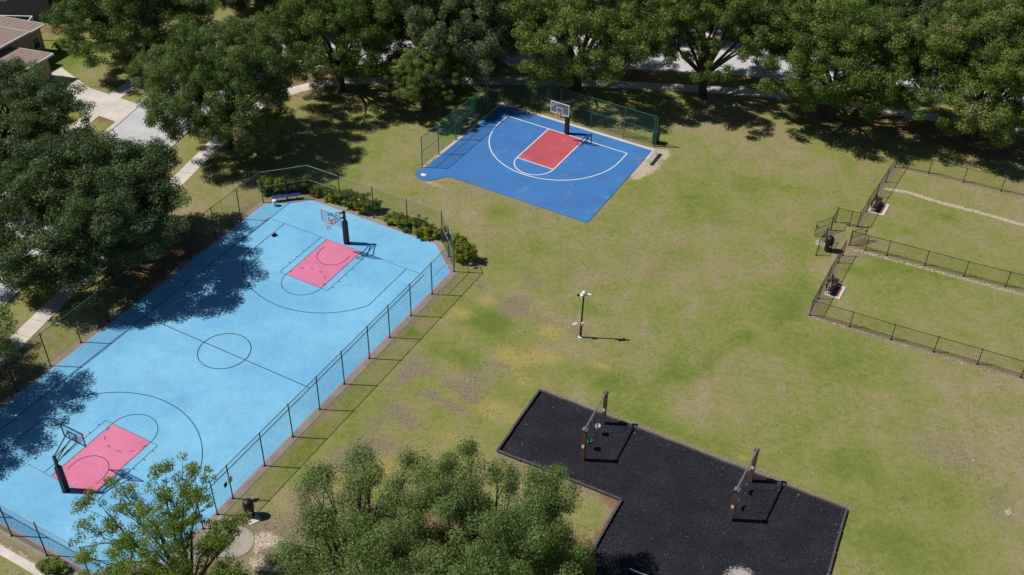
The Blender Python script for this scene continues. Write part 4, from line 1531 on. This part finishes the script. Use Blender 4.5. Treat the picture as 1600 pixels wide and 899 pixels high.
# (prototype, x, y, rotation, scale, label)
T = [
    (0, -25.2, 84.3, .3, .86, 'large oak standing between the left sidewalk and the half court lawn'),
    (2, -32.3, 67.3, 1.9, 1.13, 'broad dark oak overhanging the left side of the light blue court'),
    (0, -39.5, 50.5, 4.0, .93, 'oak at the left edge casting shade on the near left court corner'),
    (2, -43.4, 79.0, 2.6, 1.05, 'dark oak across the street below the tan house'),
    (0, -36.8, 100.6, 5.2, 1.05, 'oak across the street beside the tan house lawn'),
    (3, -16.8, 94.8, .9, 1.0, 'yellowish oak just right of the large left oak'),
    (2, -6.6, 98.9, 3.4, 1.08, 'dense oak just left of the half court back corner'),
    (4, -8.6, 91.2, 3.0, .60, 'small low oak in front of the dense oak by the half court corner'),
    (1, 5.9, 96.0, 1.2, 1.14, 'oak behind the half court hoop'),
    (4, 18.0, 95.3, 2.2, 1.10, 'upright oak with a clear bare trunk right of the half court'),
    (1, 29.6, 91.6, 4.4, 1.18, 'oak above the far corner of the dog runs'),
    (3, 42.0, 88.6, 2.9, 1.20, 'oak at the right edge behind the dog runs'),
]
for k, x, y, rz, s, lab in T:
    plant('oak_tree', protos[k], (x, y), lab, rz, s, s * (.82 if x < -30 and y < 85 else 1.22 if x == -25.2 else .92 if x == 29.6 else random.uniform(.98, 1.12)), street)
far = 'trees on the far side of the street'
FT = [
    (2, -27, 110.0, .4, .95, 'far tree above the large left oak at the top edge'),
    (1, -17, 112.0, 2.4, 1.0, 'far tree above the yellowish oak at the top edge'),
    (0, -8.5, 110.0, 1.1, .85, 'far tree left of the shaded house at the top edge'),
    (3, 9.5, 110.5, 3.0, .95, 'far tree right of the white driveway at the top edge'),
    (1, 20.5, 110.0, 4.8, .9, 'far tree above the upright oak at the top edge'),
    (0, 30.5, 108.6, 5.5, 1.0, 'far tree above the oak by the dog runs at the top edge'),
    (2, 42, 105.6, .8, 1.0, 'far tree at the top edge near the right corner'),
    (1, 54, 102.5, 2.0, 1.05, 'far tree in the top right corner'),
    (0, -46.5, 113, 3.6, .8, 'far tree right of the grey house at the top left'),
]
for k, x, y, rz, s, lab in FT:
    plant('oak_tree', protos[k], (x, y), lab, rz, s, s * random.uniform(.94, 1.06), far)

# foreground trees, each with its own form
lobA = []
for px, py, z, r_ in [(495, 775, 6.6, 1.5), (560, 725, 7.2, 1.35), (600, 760, 7.4, 1.5), (640, 735, 7.3, 1.45), (480, 850, 6.0, 1.7), (545, 835, 6.8, 1.7), (610, 830, 7.6, 1.8), (670, 800, 7.6, 1.6), (520, 905, 5.6, 1.7), (590, 900, 6.6, 1.8), (650, 890, 7.0, 1.8), (700, 860, 7.2, 1.7), (475, 905, 4.6, 1.4), (520, 805, 6.3, 1.5), (500, 820, 6.0, 1.5), (560, 775, 6.9, 1.5), (575, 750, 7.0, 1.3), (625, 790, 7.3, 1.6), (660, 765, 7.2, 1.2), (570, 870, 6.6, 1.7), (505, 755, 6.4, 1.1), (690, 930, 6.2, 1.8), (600, 960, 5.6, 1.8)]:
    q = G(px, py, z); lobA.append((q.x, q.y, z, r_ * .76))
lobB = []
for px, py, z, r_ in [(710, 745, 7.3, 1.3), (735, 712, 7.6, .8), (748, 775, 7.2, 1.5), (800, 775, 7.0, 1.4), (780, 745, 6.8, 1.0), (868, 760, 6.6, 1.35), (845, 800, 7.0, 1.5), (760, 840, 7.8, 1.7), (820, 850, 7.4, 1.7), (885, 860, 5.8, 1.45), (730, 900, 7.4, 1.7), (800, 910, 6.8, 1.8), (870, 905, 5.6, 1.5), (780, 965, 6.0, 1.8), (690, 785, 7.2, 1.3), (725, 805, 7.2, 1.6), (870, 800, 6.2, 1.4), (840, 770, 6.6, 1.3), (790, 815, 7.2, 1.6), (900, 885, 5.0, 1.2), (850, 830, 6.4, 1.6), (770, 880, 7.2, 1.7), (715, 760, 7.2, 1.0)]:
    q = G(px, py, z); lobB.append((q.x, q.y, z, r_ * .76))


def rel(lobes, bx, by):
    return [(x - bx, y - by, z, r_) for x, y, z, r_ in lobes]


bxA, byA = -8.0, 36.6
plant('oak_tree', make_tree(611, R=5.2, zc=6.4, hz=3.5, clumps=24, per=370, size=.118, under=True, squash=1.05, leaf='near_leaf', bark='pale_bark', trunk_r=.28, fork=2.0, clr=(.07, .16), lobes=rel(lobA, bxA, byA), brown=.02),
      (bxA, byA), 'dense green tree at the bottom centre, left one of the two', 0, 1, 1, 'foreground trees')
bxB, byB = -1.2, 36.4
plant('oak_tree', make_tree(622, R=5.0, zc=6.4, hz=3.5, clumps=24, per=370, size=.118, under=True, squash=1.05, leaf='near_leaf', bark='pale_bark', trunk_r=.28, fork=2.0, clr=(.07, .16), lobes=rel(lobB, bxB, byB), brown=.06),
      (bxB, byB), 'dense green tree at the bottom centre beside the mulch bed, right one of the two', 0, 1, 1, 'foreground trees')
lobC = []
for px, py, z, r_ in [(150, 790, 6.4, .9), (185, 765, 6.6, .8), (200, 800, 6.5, .9), (145, 835, 6.0, 1.0), (190, 850, 6.0, 1.0), (250, 745, 7.0, .9), (290, 735, 7.0, .9), (320, 745, 6.8, .8), (270, 780, 6.8, .9), (310, 790, 6.4, 1.0), (240, 810, 6.4, .9), (280, 840, 6.0, 1.1), (225, 870, 5.8, 1.1), (330, 850, 5.4, 1.0), (150, 880, 5.4, 1.1), (200, 905, 5.2, 1.1), (270, 895, 5.4, 1.1), (340, 895, 4.8, 1.0), (372, 818, 5.2, .5), (345, 822, 5.4, .55), (130, 910, 5.0, 1.0), (300, 930, 4.8, 1.2), (225, 940, 4.8, 1.2)]:
    q = G(px, py, z); lobC.append((q.x, q.y, z, r_))
bxC, byC = -16.9, 36.4
plant('young_tree', make_tree(633, R=3.6, zc=5.4, hz=3, clumps=20, per=70, size=.14, along=14, leaf='thin_leaf', bark='bark', trunk_r=.20, fork=2.0, clr=(.06, .14), lobes=rel(lobC, bxC, byC), brown=.02),
      (bxC, byC), 'thin airy tree at the bottom left in front of the court corner', 0, 1, 1, 'foreground trees')


# ------------------------------------------------------------------ hedges, bushes, palm
def bush(name, spots, label, cat='bush', size=.13, per=90, leaf='hedge_leaf', seed=1, rr=(.14, .24), group=None, box=False):
    """spots: (x, y, z, rx, ry, rz, n) ellipsoids filled with leafy clumps; woody stems below"""
    r = np.random.default_rng(seed)
    C, Rd, T = [], [], []
    bx, by = spots[0][0], spots[0][1]
    stems = MB()
    for x, y, z, rx, ry, rz, n in spots:
        dv = unit(r.normal(size=(n, 3)) + np.array([0, 0, .4]))
        q = r.uniform(.55, 1.0, n)[:, None]
        if box:
            dv = dv / np.abs(dv).max(axis=1, keepdims=True)
        c = np.array([x - bx, y - by, z]) + dv * q * np.array([rx, ry, rz])
        c[:, 2] = np.maximum(c[:, 2], .12)
        C.append(c); Rd.append(r.uniform(rr[0], rr[1], n)); T.append(r.normal(.5, .12, n) + .20 * dv[:, 2] * 0)
        for k in range(5):
            e = c[r.integers(n)]
            stems.path([(x - bx + r.uniform(-.1, .1), y - by + r.uniform(-.1, .1), -.02), tuple(e)], [.025, .008], 4)
    me = leaf_mesh('foliage', np.concatenate(C), np.concatenate(Rd), np.concatenate(T), per, size, M[leaf], seed + 5, up=.9)
    root = tag(empty(name, (bx, by, 0)), label, cat, group)
    new_obj('foliage', me, root)
    stems.build('stems', M['bark'], root)
    return root


hp = [LC(-8.9 + .62 * i, -3.35 - .58 * i) for i in range(5)]
bush('hedge', [(p.x, p.y, .68, .55, .55, .62, 40) for p in [G(418 + 14.5 * i, 301 - 1.2 * i) for i in range(5)]], 'clipped square hedge behind the far corner of the court fence', 'hedge', seed=31, box=True)
bl = 'bushes behind the court fence'
for i, (px, py, sx, sz, lab) in enumerate([(505, 304, .75, .45, 'low bush at the left of the row behind the far hoop'), (530, 313, .85, .55, 'second bush of the row behind the far hoop'), (553, 322, .95, .7, 'large rounded bush behind the far hoop'), (577, 330, .85, .6, 'fourth bush of the row behind the far hoop'),
                                  (618, 347, .7, .40, 'small low bush right of the gap in the row'), (643, 357, .95, .6, 'bush of the row near the right end of the far fence'), (672, 368, .95, .55, 'last bush of the row beside the fence corner')]):
    p = G(px, py)
    bush('bush', [(p.x, p.y, sz * .78, sx * 1.3, sx * .72, sz * .9, 64)], lab, seed=40 + i * 3, group=bl, box=True)
p = G(727, 408)
bush('bush', [(p.x, p.y, .8, .95, .9, .85, 60), (p.x - .6, p.y + 1.5, .6, .7, .8, .6, 34)], 'rounded bush outside the right corner of the court fence', seed=77)
p = G(95, 76)
bush('bush', [(p.x, p.y, .5, .7, .7, .5, 26)], 'small yellow green bush on the lawn by the tan house', seed=81)
p = G(52, 872)
q = G(85, 890)
bush('bush', [(q.x, q.y, .35, .9, .5, .35, 40)], 'ragged low bush below the near fence at the bottom left', seed=85, leaf='thin_leaf')


def palm(p, label):
    root = tag(empty('palm', (p.x, p.y, 0)), label, 'palm')
    m = MB(); m.path([(0, 0, -.1), (.05, 0, 1.2), (.0, .05, 2.4)], [.17, .14, .12], 8)
    m.build('trunk', M['bark'], root)
    r = random.Random(5)
    fm = MB()
    for k in range(22):
        a = k * 2.4; el = r.uniform(-.2, 1.2); L = r.uniform(1.4, 2.0)
        pts = []
        for i in range(8):
            t = i / 7
            pts.append(Vector((math.cos(a) * math.cos(el) * L * t, math.sin(a) * math.cos(el) * L * t, 2.4 + math.sin(el) * L * t - .9 * t * t)))
        side = Vector((-math.sin(a), math.cos(a), 0))
        for i in range(7):
            for s in (-1, 1):
                b = pts[i]; tip = pts[i + 1] + side * s * .38 * (1 - .5 * i / 7) - Vector((0, 0, .12))
                w = (pts[i + 1] - pts[i]) * .35
                fm.add([b, b + w, tip], [(0, 1, 2)])
    o = fm.build('fronds', M['palm_leaf'], root)
    a_ = o.data.attributes.new('tint', 'FLOAT', 'POINT')
    a_.data.foreach_set('value', [r.uniform(.2, .9) for _ in range(len(o.data.vertices))])
    tag(o, kind='stuff')


palm(G(88, 28), 'small yellowish palm beside the grey house at the top left')


# ------------------------------------------------------------------ grass tufts on the open lawn (uncountable: one object)
def inside(X, Y, poly_):
    c = np.zeros(X.shape, bool)
    n = len(poly_)
    for i in range(n):
        x0, y0, x1, y1 = poly_[i][0], poly_[i][1], poly_[(i + 1) % n][0], poly_[(i + 1) % n][1]
        if y0 == y1:
            continue
        k = ((y0 > Y) != (y1 > Y)) & (X < (x1 - x0) * (Y - y0) / (y1 - y0) + x0)
        c ^= k
    return c


def tufts(n=150000):
    r = np.random.default_rng(99)
    Y = 34 + 62 * r.random(n) ** 1.25
    X = (r.random(n) - .5) * 2 * (30 + (Y - 34) * .50)
    ok = ~inside(X, Y, poly(LC, lc_oct(.75))) & ~inside(X, Y, poly(DC, [(-8.3, -2.1), (8.2, -2.1), (8.2, 11.5), (-5, 11.6), (-6, 13.3), (-8.4, 13)])) & ~inside(X, Y, pl)
    rc = np.array([[p.x, p.y] for p in road_c])
    dmin = np.full(n, 1e9)
    for a, b in zip(rc[:-1], rc[1:]):
        d = b - a
        t = np.clip(((X - a[0]) * d[0] + (Y - a[1]) * d[1]) / (d @ d), 0, 1)
        dmin = np.minimum(dmin, np.hypot(X - a[0] - t * d[0], Y - a[1] - t * d[1]))
    ok &= dmin > 7.8
    # clumpy: keep where a cheap noise is high
    w = np.sin(X * 2.1 + 1.7 * np.sin(Y * 1.3)) + np.sin(Y * 2.7 + 1.3 * np.sin(X * 1.9)) + np.sin(X * .53 - Y * .41) * 1.2
    ok &= (w + r.normal(0, 1.6, n)) > -.3
    X, Y, w = X[ok], Y[ok], w[ok]
    k = len(X)
    V = []
    for j in range(2):
        a = r.random(k) * 6.283
        h = r.uniform(.012, .032, k)
        b = r.uniform(.02, .05, k)
        ox, oy = r.normal(0, .03, k), r.normal(0, .03, k)
        lx, ly = r.normal(0, .06, k), r.normal(0, .06, k)
        p0 = np.stack([X + ox - b * np.cos(a), Y + oy - b * np.sin(a), np.zeros(k)], -1)
        p1 = np.stack([X + ox + b * np.cos(a), Y + oy + b * np.sin(a), np.zeros(k)], -1)
        p2 = np.stack([X + ox + lx, Y + oy + ly, h], -1)
        V.append(np.stack([p0, p1, p2], 1))
    V = np.concatenate(V).reshape(-1, 3)
    me = raw_mesh('grass_tufts', V, np.arange(len(V)).reshape(-1, 3), M['tuft'])
    ti = np.clip(r.normal(.56, .22, k) + .07 * w, 0, 1)
    at = me.attributes.new('tint', 'FLOAT', 'POINT')
    at.data.foreach_set('value', np.repeat(np.concatenate([ti, ti]), 3).astype(np.float32))
    tag(new_obj('grass_tufts', me), 'short patchy green and straw coloured grass of the lawn', 'grass', kind='stuff')


M['tuft'] = leaf_mat('tuft', (0.35, 0.29, 0.175), (0.255, 0.25, 0.095), (0.155, 0.205, 0.045), trans=.25)
tufts()


# ------------------------------------------------------------------ dry leaves and chips blown along the mulch edges
def chips():
    r = np.random.default_rng(5)
    P = []
    for i in range(len(pl)):
        a, b = pl[i], pl[(i + 1) % len(pl)]
        d = (b - a); L = d.length; d = d / L
        inn = Vector((d.y, -d.x, 0))
        for k in range(int(L * 5)):
            P.append(a + d * (r.random() * L) + inn * (.10 + abs(r.normal(0, .28))))
    for k in range(110):
        c_ = G(r.uniform(860, 1300), r.uniform(630, 890))
        P.append(c_)
    P = [p for p in P if inside(np.array([p.x]), np.array([p.y]), pl)[0]]
    C_ = np.array([[p.x, p.y, .034] for p in P])
    k = len(C_)
    a = r.random(k) * 6.28
    l = r.uniform(.02, .05, k)
    t = np.stack([np.cos(a) * l, np.sin(a) * l, r.normal(0, .01, k)], -1)
    b = np.stack([-np.sin(a) * l * .5, np.cos(a) * l * .5, r.uniform(0, .02, k)], -1)
    V = np.stack([C_ - t, C_ - b * .6, C_ + t, C_ + b], 1).reshape(-1, 3)
    me = raw_mesh('leaf_litter', V, np.arange(len(V)).reshape(-1, 4), M['chip'])
    at = me.attributes.new('tint', 'FLOAT', 'POINT')
    at.data.foreach_set('value', np.repeat(r.random(k), 4).astype(np.float32))
    tag(new_obj('leaf_litter', me), 'dry leaves and chips scattered on the black mulch', 'leaf litter', kind='stuff')


M['chip'] = leaf_mat('chip', (0.16, 0.10, 0.06), (0.26, 0.19, 0.12), (0.40, 0.36, 0.30), trans=.1)
chips()
